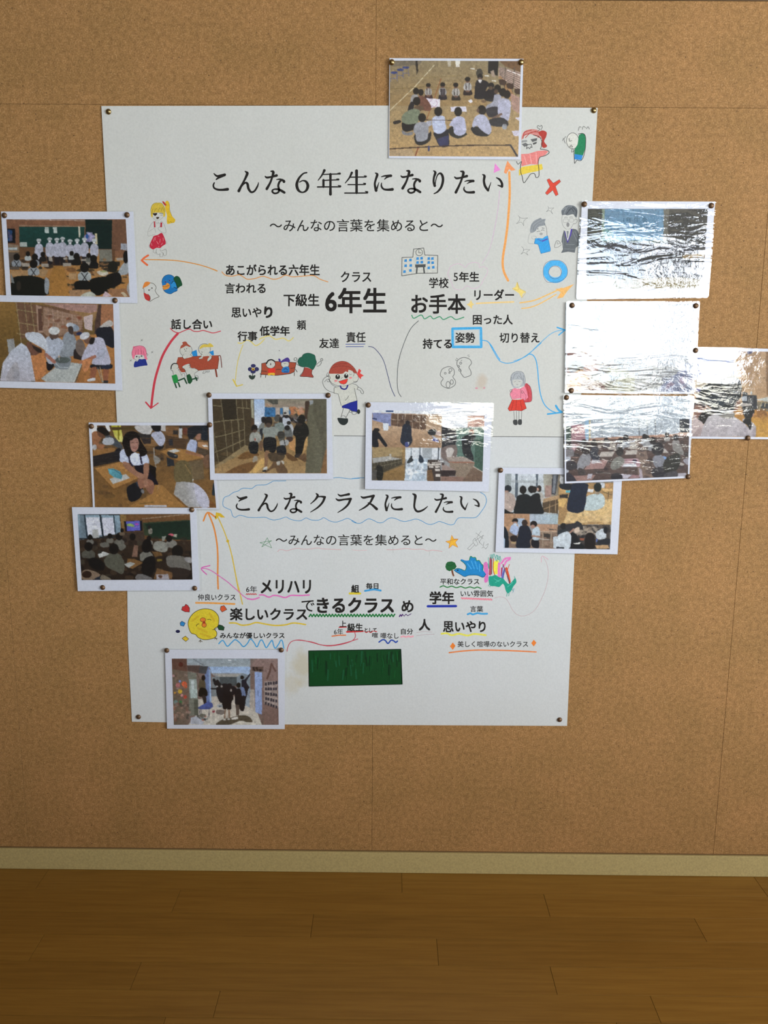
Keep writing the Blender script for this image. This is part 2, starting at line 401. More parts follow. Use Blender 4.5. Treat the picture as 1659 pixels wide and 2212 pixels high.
        s.y -= s.step; c = hx(col, s.k)
        for q in sh:
            s.y -= 1e-6
            base = len(s.v_); W = at_np(P + np.array(q), s.y)
            s.v_.extend(map(tuple, W)); s.f_.extend(tuple(base+i for i in f) for f in fs); s.c_.extend([c]*len(fs))
        return s
    def build(s, name, parent, material=None, label=None):
        me = bpy.data.meshes.new(name); me.from_pydata(s.v_, [], s.f_); me.update()
        ca = me.color_attributes.new('Col', 'FLOAT_COLOR', 'CORNER')
        buf = np.concatenate([np.tile(np.array([*c, 1.0]), (len(f), 1)) for f, c in zip(s.f_, s.c_)]) if s.f_ else np.zeros((0, 4))
        ca.data.foreach_set('color', buf.ravel())
        o = obj(name, me, material or M_PEN, parent)
        if label: o['label'] = label
        return o
# ------------------------------------------------------------------ the two poster sheets
YS = {'low': -0.0012, 'up': -0.0024}            # front faces of the lower and the upper sheet
def sheet_mesh(name, corners, yf, th, nx=2):
    """thin sheet of paper: corners TL TR BR BL in photo pixels"""
    bm = bmesh.new(); V = []
    fy = yf if callable(yf) else (lambda py: yf)
    for d in (0.0, th):
        V.append([bm.verts.new((at(*c, fy(c[1]))[0], fy(c[1])+d, at(*c, fy(c[1]))[1])) for c in corners])
    n = len(corners)
    bm.faces.new(V[0]); bm.faces.new(V[1][::-1])
    for i in range(n): bm.faces.new((V[0][i], V[1][i], V[1][(i+1) % n], V[0][(i+1) % n]))
    bmesh.ops.recalc_face_normals(bm, faces=bm.faces)
    me = bpy.data.meshes.new(name); bm.to_mesh(me); bm.free(); return me
def stn(px, py, rx, ry, col, amt):
    x, z = at(px, py); return (x, z, rx/880, ry/880, col, amt)
STAINS = [stn(655, 1440, 34, 55, (0.55, 0.47, 0.28), 0.55), stn(630, 1475, 26, 40, (0.58, 0.50, 0.33), 0.4)]
M_UPPER = paper_material('poster_paper_upper', (0.665, 0.660, 0.608), stain=[stn(1040, 824, 17, 20, (0.58, 0.42, 0.28), 0.45)])  # warmer paper tint paints in the yellower light higher up
M_LOWER = paper_material('poster_paper_lower', (0.668, 0.678, 0.662), stain=STAINS)  # cooler paper tint paints in the bluer light lower down
low = thing('poster_sheet', 'lower white poster sheet with class words, yellow chick and dark green rectangle', 'poster', 'halves of the big white poster', loc=(0, YS['low'], at(755, 1566)[1]))
up = thing('poster_sheet', 'upper white poster sheet with large black title, word cloud and red-haired runner drawing', 'poster', 'halves of the big white poster', loc=(0, YS['up'], at(755, 944)[1]))
def child(parent):
    """keep world coordinates for meshes parented to an empty that is not at the origin"""
    for c in [o for o in SC.collection.objects if o.parent == parent]:
        c.matrix_parent_inverse = Matrix.Translation(parent.location).inverted()
obj('paper', sheet_mesh('paper', [(253, 930), (1250, 932), (1241, 1200), (1225, 1568), (616, 1565), (285, 1559), (276, 1380), (275, 1270), (268, 1200)], YS['low'], 0.0005), M_LOWER, low)
obj('paper', sheet_mesh('paper', [(219, 229), (840, 228), (1291, 233), (1268, 640), (1250, 944), (700, 941), (254, 938), (243, 700), (231, 455)], YS['up'], 0.0005), M_UPPER, up)
INK = '1e1b18'
FA = (440, 350, 4.879); FB = (760, 350, 4.879)
GL = {}    # brush glyphs: strokes of (x, y, width)
def S3(s):
    a = [float(t) for t in s.replace(',', ' ').split()]; return [tuple(a[i:i+3]) for i in range(0, len(a), 3)]
GL['ko'] = ['108,122,10 140,148,20 185,140,20 222,134,26', '222,140,18 180,156,20 150,170,18 132,184,12', '112,218,12 102,245,16 112,275,17 150,291,20 200,293,22 252,287,28']
GL['n'] = ['436,98,10 456,112,24 458,128,26 430,190,20 400,245,20 370,305,28', '380,290,10 410,245,12 440,218,18 462,232,24 472,280,24 500,317,20 535,306,18 562,265,17 574,235,12 577,214,6']
GL['na'] = ['648,152,12 668,164,20 715,156,18 768,142,26', '708,98,12 734,106,26 720,165,20 700,220,20 665,283,26', '768,185,8 805,182,16 842,198,24 846,208,26', '830,186,16 800,208,20 786,250,20 795,295,20 782,322,18 745,330,18 722,308,18 740,288,14 785,288,20 820,303,24 850,322,24']
GL['6'] = ['1086,112,14 1050,122,15 1008,165,20 985,215,26 982,255,28 1000,300,24 1040,320,14 1080,300,22 1098,252,28 1080,208,22 1045,196,13 1010,212,10']
GL['nen'] = ['1272,88,26 1258,118,18 1235,155,14 1205,194,8', '1250,132,10 1340,128,12 1430,126,12', '1412,118,6 1434,122,22', '1255,195,12 1340,190,12 1415,188,12', '1400,178,6 1420,184,20', '1262,190,22 1262,262,22', '1200,263,14 1330,262,13 1440,262,13', '1415,246,6 1440,256,20', '1336,128,24 1336,240,22 1336,340,27']
GL['sei'] = ['0,112,22 -25,165,16 -70,222,8', '-22,160,12 60,159,12 148,158,12', '128,144,6 148,152,20', '-40,238,12 60,238,12 140,237,12', '120,222,6 140,230,20', '-75,327,13 60,327,13 165,326,13', '140,308,6 162,318,22', '50,92,28 50,200,24 50,325,24']
GL['ni'] = ['248,116,10 268,132,24 252,185,20 242,235,20 256,300,28', '258,306,12 268,270,14 285,214,6', '313,155,10 350,146,16 412,145,26', '400,150,16 368,162,16 344,182,8', '314,220,8 312,255,16 335,285,18 380,292,22 428,288,28']
GL['ri'] = ['862,92,10 880,112,24 866,160,20 862,210,20 874,250,26', '878,252,10 884,195,10 905,135,12 935,120,20 956,150,24 960,200,24 942,265,22 905,312,17 866,334,10']
GL['ta'] = ['1083,158,12 1105,172,20 1155,164,18 1212,148,26', '1146,98,12 1176,110,26 1160,175,20 1135,240,20 1096,320,26', '1190,206,8 1222,196,14 1280,200,26', '1270,206,14 1240,214,14 1214,228,6', '1186,262,8 1182,290,15 1205,315,18 1245,321,22 1285,318,27']
GL['i'] = ['1378,132,10 1398,148,24 1392,200,22 1405,255,24 1436,300,22', '1438,302,14 1450,260,12 1467,214,5', '1524,165,10 1558,185,20 1582,225,22 1582,258,26', '1580,260,16 1560,252,14 1538,244,8']
# second title, traced from frames (470,1010,5.352) and (760,1020,5.184)
GL['ku'] = ['1140,300,12 1158,325,26 1130,370,18 1075,420,8', '1152,340,12 1195,335,16 1240,342,26', '1238,345,26 1215,400,22 1160,460,18 1075,515,8']
GL['ra'] = ['1392,308,10 1420,326,20 1470,318,20 1518,308,26', '1368,360,10 1400,378,22 1470,368,18 1540,362,26', '1536,368,26 1510,425,22 1460,475,18 1390,520,8']
GL['su'] = ['102,272,10 130,286,22 185,276,20 245,265,26', '240,272,26 205,340,20 150,390,18 82,428,8', '185,345,14 225,365,20 278,412,28']
GL['shi'] = ['682,243,12 710,262,28 705,320,22 700,390,20 725,435,22 765,437,20 810,415,16 850,382,7']
def glyph(A, g, bx=None):
    """draw a brush glyph; bx = target box in photo pixels, else at its traced place in the current frame"""
    st = [S3(q) for q in GL[g]]
    if bx is None:
        for q in st: A.L(INK, 10, [(a, b, c*1.12) for a, b, c in q])
        return
    xs_ = [p[0] for q in st for p in q]; ys_ = [p[1] for q in st for p in q]
    sx = (bx[2]-bx[0])/(max(xs_)-min(xs_)); sy = (bx[3]-bx[1])/(max(ys_)-min(ys_)); o = A.o; A.o = (0, 0, 1)
    for q in st: A.L(INK, 10, [(bx[0]+(p[0]-min(xs_))*sx, bx[1]+(p[1]-min(ys_))*sy, p[2]*sy*1.12) for p in q])
    A.o = o
yi = YS['up']; yl = YS['low']
J = (470, 1010, 5.352); K = (760, 1020, 5.184)
def fr(o, x0, y0, x1, y1): return (o[0]+x0/o[2], o[1]+y0/o[2], o[0]+x1/o[2], o[1]+y1/o[2])
def title(parent, y, lst):
    for g_, o, bx in lst:
        A = Art(y, 1.4).frame(*o); glyph(A, g_, bx); A.build('printed_character', parent, M_INK)
title(up, yi, [('ko', FA, None), ('n', FA, None), ('na', FA, None), ('6', FA, None), ('nen', FA, None), ('sei', FB, None), ('ni', FB, None),
    ('na', (FB[0]-(645-515)/4.879, FB[1]-5/4.879, 4.879), None), ('ri', FB, None), ('ta', FB, None), ('i', FB, None)])
title(low, yl, [('ko', J, fr(J, 218, 332, 362, 488)), ('n', J, fr(J, 475, 305, 692, 505)), ('na', J, fr(J, 768, 300, 968, 520)), ('ku', J, None), ('ra', J, None), ('su', K, None),
    ('ni', K, fr(K, 375, 255, 560, 430)), ('shi', K, None), ('ta', K, fr(K, 928, 245, 1125, 445)), ('i', K, fr(K, 1208, 272, 1420, 418))])
def words(parent, y, fr_, lst, name='printed_word'):
    for w in lst:
        a = Art(y, 1.4).frame(*fr_); a.text(INK, w[0], *w[1:5], w[5]); a.build(name, parent, M_INK)
PX = (0, 0, 1)
words(up, yi, PX, [('～みんなの言葉を集めると～', 582.5, 473.5, 957, 500.5, 0.45)], 'printed_subtitle')
words(low, yl, PX, [('～みんなの言葉を集めると～', 595.5, 1154.5, 943, 1178.5, 0.4)], 'printed_subtitle')
F1 = (460, 540, 4.1475); F2 = (840, 520, 4.1475); F3 = (270, 670, 6.636); F4 = (240, 1200, 3.19); F5 = (640, 1180, 2.676)
words(up, yi, F1, [('あこがられる六年生', 115, 128, 957, 230, 1.4), ('言われる', 108, 295, 472, 390, 1.2), ('下級生', 632, 392, 953, 505, 1.5),
    ('思いや', 165, 515, 435, 605, 1.2), ('り', 458, 506, 534, 610, 2.6), ('行事', 220, 728, 398, 818, 1.4), ('低学年', 418, 680, 688, 770, 1.6),
    ('頼', 752, 628, 835, 716, 1.0), ('友達', 952, 790, 1130, 880, 1.0), ('責任', 1195, 735, 1368, 828, 1.0), ('クラス', 1145, 192, 1418, 288, 1.0), ('6年生', 1005, 338, 1556, 568, 3.0)])
words(up, yi, F2, [('学校', 360, 330, 535, 425, 1.0), ('5', 580, 288, 618, 362, 0.4), ('年生', 628, 278, 810, 370, 1.4), ('お手本', 200, 478, 690, 655, 2.2), ('リーダー', 765, 435, 1122, 535, 1.4),
    ('困った人', 752, 662, 1110, 752, 1.2), ('姿勢', 595, 822, 773, 915, 1.0), ('持てる', 303, 877, 565, 968, 1.4), ('切り替え', 990, 822, 1350, 915, 1.0)])
words(up, yi, F3, [('話し合い', 660, 128, 1250, 275, 1.4)])
words(low, yl, F4, [('6年', 930, 210, 1005, 255, 0.3), ('メリハリ', 1030, 168, 1378, 262, 2.0), ('仲良いクラス', 598, 265, 858, 310, 0.5), ('楽しいクラス', 818, 360, 1352, 448, 1.8), ('みんなが優しいクラス', 750, 530, 1195, 572, 0.8)])
words(low, yl, F5, [('で', 30, 312, 105, 378, 0.6), ('きるクラス', 118, 296, 565, 386, 2.6), ('め', 608, 312, 678, 382, 1.8), ('組', 318, 222, 363, 268, 1.4), ('毎日', 403, 212, 475, 248, 1.0),
    ('平和なクラス', 832, 186, 1058, 222, 0.6), ('学年', 770, 260, 913, 335, 2.1), ('いい雰囲気', 950, 255, 1138, 292, 0.5), ('言葉', 1005, 345, 1080, 380, 0.5), ('級生', 295, 445, 385, 492, 1.2),
    ('上', 250, 430, 290, 466, 0.8), ('6年', 218, 476, 270, 512, 0.2), ('として', 395, 472, 465, 497, 0.8), ('喧', 438, 500, 472, 528, 0.6), ('嘩なし', 487, 500, 592, 535, 0.4),
    ('自分', 605, 475, 675, 510, 0.6), ('人', 708, 420, 775, 488, 2.0), ('思いやり', 848, 432, 1095, 497, 1.6), ('美しく喧嘩のないクラス', 932, 548, 1340, 583, 0.4)])

a = Art(yi, 1.3).frame(*PX); a.L('5f5e58', 1.3, '722,941.2 790,941.8'); a.build('sheet_edge_shadow', up); a = Art(yi, 1.3).frame(*PX); a.L('5f5e58', 1.3, '1063,943 1150,943.4 1219,944'); a.build('sheet_edge_shadow', up)  # shadow at the upper sheet's bottom edge, drawn as thin grey strokes
# ------------------------------------------------------------------ felt-pen and crayon drawings on the sheets
PAP = 'bebdb2'; PEN = '3a3833'; PCL = '6d6c68'; KI = 1.2
def art(up_=True): return Art(yi if up_ else yl, KI)
FC = (270, 420, 7.9); FE = F3; FF = (520, 740, 5.53); FG = (800, 100, 3.016); FH = (1090, 430, 9.759); FI = (830, 740, 4.046)
FL = (940, 1180, 6.144); FM = (180, 840, 2.86)
# --- upper sheet
a = art().frame(*FC)
a.F('c9ad3e', '440,340 442,240 470,170 540,143 610,145 650,180 680,225 690,285 685,360 655,385 645,320 560,312 485,320 470,395 450,380')
a.F('d5ae2c', '690,130 715,108 745,125 765,200 760,260 780,320 815,385 858,430 840,480 790,490 725,503 712,430 718,360 692,270 685,200')
for q in ('450,340 440,250 480,165 540,142 560,160 610,145 650,180 690,290', '500,300 530,240 545,250', '560,300 590,230 600,250', '620,290 640,220 670,300', '465,330 470,250', '750,140 765,260 800,370', '730,440 750,480 780,460 800,485 830,465'):
    a.L('5d5026', 4, q)
a.F('b03a34', '638,120 660,120 705,175 700,190 680,190 645,145')
a.L('7d7466', 3.5, '478,400 515,430 560,440 610,425 650,385'); a.P('2b211c', '468,322 550,316 545,345 515,368 490,352'); a.L('3c352c', 7, '590,322 625,320 650,332')
a.L('6d6250', 6, '605,350 640,352'); a.F('40301f', '532,392 560,384 585,390 570,415 545,420')
for q in ('495,460 445,510 395,620 388,670 400,712 450,700 510,682', '400,640 460,600 500,575 520,620 528,650', '520,445 545,500 575,470', '560,460 585,500 620,450', '625,455 665,510 692,580 698,645 650,655 575,600 565,570 600,555', '410,860 415,900 470,925', '690,790 715,830 690,850'):
    a.L('77756c', 3.2, q)
a.P('a8323c', '492,458 514,462 522,560 496,565'); a.P('a8323c', '605,482 636,475 632,560 600,560')
a.F('b8283c', '492,710 560,690 622,655 652,690 680,760 695,840 640,880 600,915 540,910 475,938 420,885 445,800 470,750')
for q in ('500,740 490,800', '560,710 585,720', '600,760 595,820', '650,740 655,790', '540,800 570,850', '620,860 640,830', '450,830 460,870', '575,880 580,900', '520,730 515,780'): a.L('dfa9a8', 5, q)
for q in ('490,940 482,975 510,1000 545,985', '540,930 530,990 560,1022 600,1015', '600,930 605,965 640,955', '600,1010 600,1060 640,1060 650,1000 625,985', '640,960 690,935 710,970 705,1030 670,1045 655,1000'): a.L('77756c', 4, q)
a.build('pen_drawing', up, label='girl with yellow side ponytail, eye patch and red skirt')
a = art().frame(*FC)
a.F('d27c34', '303,1600 315,1545 340,1500 385,1488 430,1505 405,1545 340,1585')
a.L('4c4638', 8, '300,1603 320,1610 330,1690'); a.L('4c4638', 8, '430,1508 480,1520 525,1565 528,1610 515,1640 545,1700 582,1742 510,1775 425,1828')
a.F('b23430', '320,1680 370,1700 410,1720 432,1770 420,1815 385,1812 340,1775'); a.L('4c4638', 8, '390,1700 425,1740 430,1790 415,1820'); a.E('55504a', 410, 1633, 12, 14); a.E('55504a', 460, 1598, 12); a.E('8d8a82', 436, 1620, 7)
a.build('pen_drawing', up, label='small white figure with orange cap and red bag')
a = art().frame(*FC)
a.F('1c6ca8', '628,1500 640,1440 680,1390 740,1370 800,1380 840,1410 870,1480 895,1560 893,1640 860,1662 830,1670 780,1698 720,1685 670,1650 645,1600')
a.F('2a86c0', '790,1530 860,1470 890,1570 800,1590'); a.F('17492b', '825,1440 870,1392 920,1405 955,1460 978,1545 935,1575 895,1600 860,1500'); a.L('10231a', 9, '795,1520 825,1480 860,1500 895,1600 830,1580')
a.F('cf8836', '640,1560 690,1545 720,1510 765,1545 750,1600 690,1625 655,1622'); a.L('6d3a1c', 6, '640,1570 700,1572 755,1545'); a.E('5a2a5a', 690, 1495, 12); a.E('5a2a5a', 760, 1468, 12)
a.L('173a52', 6, '628,1500 640,1440 680,1390 740,1370 800,1380 835,1410'); a.L('173a52', 6, '645,1600 670,1650 720,1685 780,1698 830,1670 893,1640')
a.build('pen_drawing', up, label='round blue bird with orange beak and green bag')
a = art().frame(*FC)
a.L('cf8c40', 17, '335,1112 600,1115 900,1132 1200,1185 1400,1240 1560,1302'); a.L('dd683c', 34, '395,1040 330,1082 288,1125'); a.L('dd683c', 34, '285,1125 330,1165 380,1205')
a.frame(*F1); a.L('cf8c40', 10, '0,172 38,188'); a.L('d29150', 8, '80,195 110,225 170,235 230,222 270,240 310,262 380,255 450,236 540,262 600,250 650,225 710,240 800,235 900,230 960,262 1030,286')
a.build('pen_arrow', up, label='orange arrow curving left to a class photograph')
a = art().frame(*FE)
a.L('c2404c', 13, '650,262 700,305 770,325 830,302 920,270 980,300 1050,306 1120,291 1200,312 1270,326 1370,300')
a.L('bf3a46', 34, '757,335 655,455 545,640 480,820 430,1000 400,1180 377,1385'); a.L('bf3a46', 22, '298,1320 372,1405'); a.L('bf3a46', 16, '374,1405 475,1332')
a.build('pen_arrow', up, label='thick red arrow curving down from a wavy red underline')
a = art().frame(*FE)
a.F('d9748a', '100,650 100,600 120,545 150,520 215,510 270,525 300,570 312,620 308,660 322,700 300,712 275,680 268,650 215,640 150,645 130,700 110,690'); a.E('d9748a', 130, 535, 18, 20)
for q in ('160,570 150,635', '190,560 188,635', '230,565 240,635', '260,580 275,650', '100,650 100,600 120,545 150,520 215,510 270,525 300,570 310,640'): a.L('9a3f57', 5, q)
a.L('5a5860', 4, '125,690 180,730 205,690'); a.E('2e2c30', 168, 665, 11); a.E('2e2c30', 238, 658, 13, 9); a.L('2e2c30', 5, '192,665 205,680 212,662')
a.F('23307c', '142,735 180,735 205,702 240,705 292,700 308,740 322,788 280,795 220,805 130,816'); a.L('3c4a8a', 4, '205,700 215,740')
a.L('4a4a4a', 5, '310,620 328,635 312,660')
for cx, cy in ((240, 430), (390, 602), (82, 722)):
    a.L(PEN, 4, [(cx-14, cy+14), (cx+14, cy-14)]); a.L(PEN, 4, [(cx-12, cy-10), (cx+12, cy+10)])
a.build('pen_drawing', up, label='pink-haired head above a navy scarf with small crosses')
a = art().frame(*FE)
a.P('2580bd', '950,600 1025,568 1042,662 975,666'); a.P('2580bd', '1208,600 1268,574 1276,645 1230,645')
a.F('9c4630', '758,680 900,668 1100,655 1340,650 1350,700 1330,842 1180,850 1050,866 1000,830 930,828 880,850 860,890 800,890 735,765', sm=False)
a.L('6a2f22', 12, '1345,655 1370,665 1387,820'); a.L('7a3828', 24, '1300,855 1316,950'); a.L('4a2a20', 4, '760,678 1100,655 1340,650 1330,842 1180,852 1050,866', False, False)
a.E(PAP, 875, 578, 88, 86); a.O(PEN, 5, 875, 578, 88, 86); a.F('9e4c38', '795,550 800,515 830,485 820,465 850,450 880,455 900,485 935,515 925,528 880,510 840,530')
a.E('3a3833', 855, 562, 6); a.E('3a3833', 882, 552, 6); a.L(PEN, 7, '860,588 878,586'); a.F(PAP, '830,630 860,650 930,640 965,665 880,690 850,698 825,672'); a.L(PEN, 4.5, '838,630 825,670 850,698 880,690'); a.L(PEN, 4.5, '940,640 965,662')
a.E(PAP, 1140, 560, 86, 80); a.O(PEN, 5, 1140, 560, 86, 80); a.F('cdb24a', '1072,560 1080,520 1130,488 1195,492 1225,480 1265,515 1240,530 1195,530 1120,535'); a.F('cdb24a', '1195,485 1225,476 1270,518 1225,528')
a.L(PEN, 5, '1095,595 1105,605 1112,598'); a.F(PAP, '1095,640 1220,620 1240,680 1190,735 1185,700 1210,660 1120,665 1110,695 1060,700 1065,680 1090,665'); a.L(PEN, 4.5, '1090,625 1095,665 1062,683 1070,702 1110,690'); a.L(PEN, 4.5, '1215,640 1245,685 1190,736')
a.F(PAP, '660,830 680,775 730,765 765,800 770,850 820,900 830,950 780,975 700,925 680,865'); a.F(PAP, '820,820 850,790 920,770 940,820 1010,840 1050,870 1000,905 1005,940 950,975 890,920 860,850')
a.L('2c2a28', 15, '660,838 668,795 700,765 745,768'); a.L(PEN, 4.5, '745,768 765,800 760,830 740,835'); a.L(PEN, 4.5, '655,840 665,865 685,870 692,920'); a.L(PEN, 4.5, '765,850 800,905 815,940'); a.L(PEN, 4.5, '770,850 830,852')
a.L('a83c2c', 17, '825,795 860,765 915,760'); a.L(PEN, 4.5, '915,758 940,790 930,825 1010,838 1050,870 1000,905 1005,950'); a.L(PEN, 4.5, '820,800 825,830 855,850 885,925'); a.E(PEN, 920, 790, 6)
a.F('23863e', '668,940 730,920 745,930 765,1000 755,1042 700,1048 690,1020', sm=False); a.F('1b4a28', '880,935 925,912 955,960 968,1015 935,1060 905,1045 890,990', sm=False)
for q in ('715,1050 738,1110', '765,1040 785,1098', '765,1010 850,975', '850,975 885,1050', '965,990 1035,975', '1010,960 1030,1005'): a.L('22452d', 20, q)
a.L(PEN, 4, '1000,940 1040,940 1052,980 1030,1005'); a.L(PEN, 4, '815,920 850,905 862,960')
a.L(PEN, 4, '1135,870 1115,905 1150,900 1165,865'); a.L(PEN, 4, '1190,865 1172,888 1205,885 1210,862')
a.build('pen_drawing', up, label='four round-headed children around a brown table')
a = art().frame(*FF)
for p in ((150, 278, 30, 22), (112, 318, 27, 25), (190, 318, 28, 26), (148, 348, 32, 22)): a.E('2c2b56', *p)
a.E('c9a03c', 148, 318, 20, 17); a.E('4a3a20', 148, 322, 9); a.L('2b3b30', 9, '145,365 140,400'); a.F('2b372e', '95,398 115,388 138,402 160,390 176,394 165,425 140,443 110,430')
a.P('9e4830', '250,250 330,235 420,225 600,235 662,240 650,300 640,350 590,372 500,385 430,392 240,382 250,320')
for q in ('250,250 330,235 420,225 600,235 662,240 650,300 640,350 590,372 500,385 430,392 240,382 250,320 250,250', '245,340 310,345', '425,320 480,320', '600,310 650,300'): a.S('3a2a22', 6, q)
for q in ('242,385 238,415', '300,385 296,418', '640,360 640,395', '655,320 675,352', '232,372 245,385'): a.L('2e2a28', 7, q)
a.E(PAP, 357, 258, 55, 50); a.O(PEN, 5, 357, 258, 55, 50); a.L('2a2926', 16, '308,250 330,215 370,205 405,225'); a.E('4a3030', 358, 258, 6, 12); a.P('cf3226', '325,312 408,302 415,358 330,370'); a.F('d9a832', '328,368 400,362 402,392 365,385 332,395')
a.E(PAP, 530, 258, 48, 44); a.O(PEN, 5, 530, 258, 48, 44); a.F('46357e', '478,240 490,215 555,178 585,205 582,232 530,228'); a.F('46357e', '450,195 470,195 478,225 460,230'); a.L(PEN, 4, '515,245 525,255 540,245')
a.F('2a6fa8', '505,300 570,288 582,345 560,362 490,352'); a.L('203a78', 8, '515,320 540,310 560,330'); a.L('203a78', 10, '520,350 565,352')
a.F('9a4034', '760,295 800,300 855,325 848,370 868,415 790,408 710,402 735,370', sm=False); a.L('3a2a22', 5, '760,295 745,350 710,402 790,408 868,415 848,370 855,325')
a.F('1e5844', '680,225 700,185 730,170 750,140 800,125 850,135 885,155 895,200 905,240 885,290 860,325 800,295 730,292 695,270'); a.L('143a2c', 4, '680,225 700,185 730,170 750,140 800,125 850,135 885,155 895,200 905,240 885,290 860,325')
a.L(PEN, 4.5, '738,292 690,270 660,250 670,225'); a.O(PEN, 4.5, 655, 198, 18, 18); a.L(PEN, 4.5, '905,265 930,240 950,225 965,240 940,275 910,280'); a.O(PEN, 4.5, 968, 205, 13, 15)
a.E(PEN, 460, 96, 5)
a.build('pen_drawing', up, label='flower, two children on a brown sofa and a tree with arms')
a = art().frame(*FF)
a.F('c4c2b6', '1058,365 1060,430 1090,480 1150,508 1230,518 1300,500 1350,470 1400,455 1400,400 1380,365 1215,300')
a.P('c2c1b5', '1115,540 1200,515 1340,492 1400,530 1390,560 1365,560 1392,690 1208,755 1165,612 1115,605')
a.F('9e4334', '1055,368 1065,325 1095,275 1140,240 1210,222 1280,238 1340,285 1375,330 1392,368 1350,362 1340,345 1290,325 1282,352 1250,345 1215,372 1130,372')
for q in ('1095,275 1180,255 1280,250', '1080,310 1160,280 1290,290 1370,350', '1055,368 1065,325 1095,275 1140,240 1210,222 1280,238 1340,285 1375,330'): a.L('6d2a22', 4, q)
a.P('d2433c', '1390,375 1412,312 1440,335 1425,365 1470,395 1440,410 1435,438 1408,412')
a.L(PEN, 4, '1052,368 1055,430 1085,480 1140,510 1230,520 1300,502 1355,475 1395,455 1405,405 1380,372'); a.L(PEN, 4, '1340,345 1355,370 1345,400')
a.L(PEN, 4, '1040,358 1028,385 1035,405 1050,400 1055,375'); a.E('24221f', 1158, 410, 28, 29); a.E('24221f', 1259, 399, 25, 28); a.E('e2e2da', 1160, 397, 8); a.E('e2e2da', 1262, 384, 8)
a.E('3d3b36', 1158, 418, 8); a.L(PEN, 4, '1200,432 1208,420 1218,418'); a.P('d93a2e', '1170,465 1210,452 1278,432 1272,465 1255,490 1230,498 1195,490'); a.S('6d2a22', 4, '1170,465 1210,452 1278,432 1272,465 1255,490 1230,498 1195,490 1170,465')
a.E('d98484', 1137, 457, 19, 13); a.E('d98484', 1312, 421, 18, 11); a.L(PEN, 3.5, '1300,370 1310,385 1325,375'); a.L(PEN, 4, '1345,460 1370,475 1395,460')
a.L('302f78', 17, '1190,520 1203,545 1235,557 1262,548 1278,512'); a.S(PEN, 4, '1180,520 1115,540 1115,605 1165,613 1200,752'); a.L(PEN, 4, '1340,492 1380,505 1402,530 1390,560'); a.S(PEN, 4, '1358,545 1390,695'); a.L(PEN, 4, '1248,690 1275,665 1290,635')
a.L(PEN, 4, '1045,398 1000,425 980,460 985,500 1010,545 1055,580 1115,600'); a.L(PEN, 4, '1062,460 1095,505 1140,530'); a.L(PEN, 4, '1000,470 1030,440 1050,440 1062,460 1045,470 1030,455'); a.L(PEN, 4, '1020,400 1060,400 1070,430 1050,440')
a.L(PEN, 4, '1400,530 1440,550 1468,590 1460,612 1438,600 1430,575 1395,560')
a.F('1b2484', '1210,758 1300,720 1392,692 1393,830 1340,822 1285,790 1212,778', sm=False); a.S('12184a', 3, '1210,758 1300,720 1392,692 1393,830 1340,822 1285,790 1212,778 1210,758')
a.S(PEN, 4, '1228,785 1198,895'); a.S(PEN, 4, '1305,808 1257,898'); a.L(PEN, 4, '1205,880 1228,873 1258,890'); a.F('252b29', '1155,905 1185,900 1240,905 1278,908 1280,950 1250,982 1215,985 1180,962')
a.E('252b29', 1408, 825, 20, 28); a.O(PEN, 4, 1356, 840, 27, 20); a.O(PEN, 4, 1312, 822, 14, 11)
a.build('pen_drawing', up, label='waving child in red cap, white shirt and navy shorts')
a = art().frame(*F1)
a.L('d5c266', 9, '225,832 260,835 300,808 340,820 380,855 420,840 460,800'); a.L('d5c266', 9, '415,800 460,780 510,770 560,800 630,790 680,815 720,785'); a.L('d0bc5c', 7, '270,850 250,900 235,950 222,1000')
a.frame(*PX); a.L('d0bc5c', 1.6, '514,778 510,805 508,828'); a.L('cdb448', 3, '503.5,820 511,834'); a.L('cdb448', 2.2, '511,834.5 524,831')
a.build('pen_arrow', up, label='pale yellow wavy underline and thin arrow pointing down')
a = art().frame(*F1)
a.L('36458e', 6, '1190,845 1362,843'); a.L('36458e', 6, '1192,866 1348,866')
a.frame(*PX); a.L('39406a', 1.4, '796,748.6 807,751 821,766 830,783 838,812 845,838 853,856')
a.build('pen_line', up, label='navy double underline and thin curve')
a = art().frame(*PX)
a.L('45494a', 1.3, '904,693 888,709 874,738 861,780 858,820 860,845 866.5,857'); a.frame(*F2); a.L('3f8f66', 9, '205,668 225,695 290,665 320,700 370,675 400,700 455,680 490,706 555,680 600,706 672,685')
a.build('pen_line', up, label='green zigzag underline with a thin black curve below')
a = art().frame(*F2)
a.F('c3c2b8', '118,150 215,148 222,75 312,65 322,128 438,132 435,290 115,315', sm=False); a.S('54534f', 6, '118,150 215,148 222,75 312,65 322,128 438,132 435,290 260,292 115,315 118,150 215,148'); a.O('54534f', 5, 272, 105, 30, 30); a.S('54534f', 5, '268,85 268,108 290,108')
for x, y in ((150, 178), (193, 173), (257, 160), (293, 157), (357, 160), (390, 160), (150, 224), (196, 222), (257, 195), (295, 192), (357, 195), (392, 197), (140, 277), (193, 266), (357, 243), (398, 238)):
    a.F('3484c0', [(x-10, y-10), (x+11, y-13), (x+12, y+11), (x-12, y+12)], False)
a.P('4b4d4c', '235,213 330,210 328,237 238,240'); a.L('4b4d4c', 13, '253,240 248,288'); a.L('4b4d4c', 13, '312,238 318,288')
a.build('pen_drawing', up, label='pencil school building with clock and blue windows')
a = art().frame(*F2)
a.L('d0a5c0', 3.6, '540,260 555,230 610,207 650,215 685,238 710,210 760,194 805,205 812,240 850,232 885,262 875,305 850,345 822,398 780,425 740,425 700,405 660,436 620,440 580,425 565,385 545,335 528,300', True)
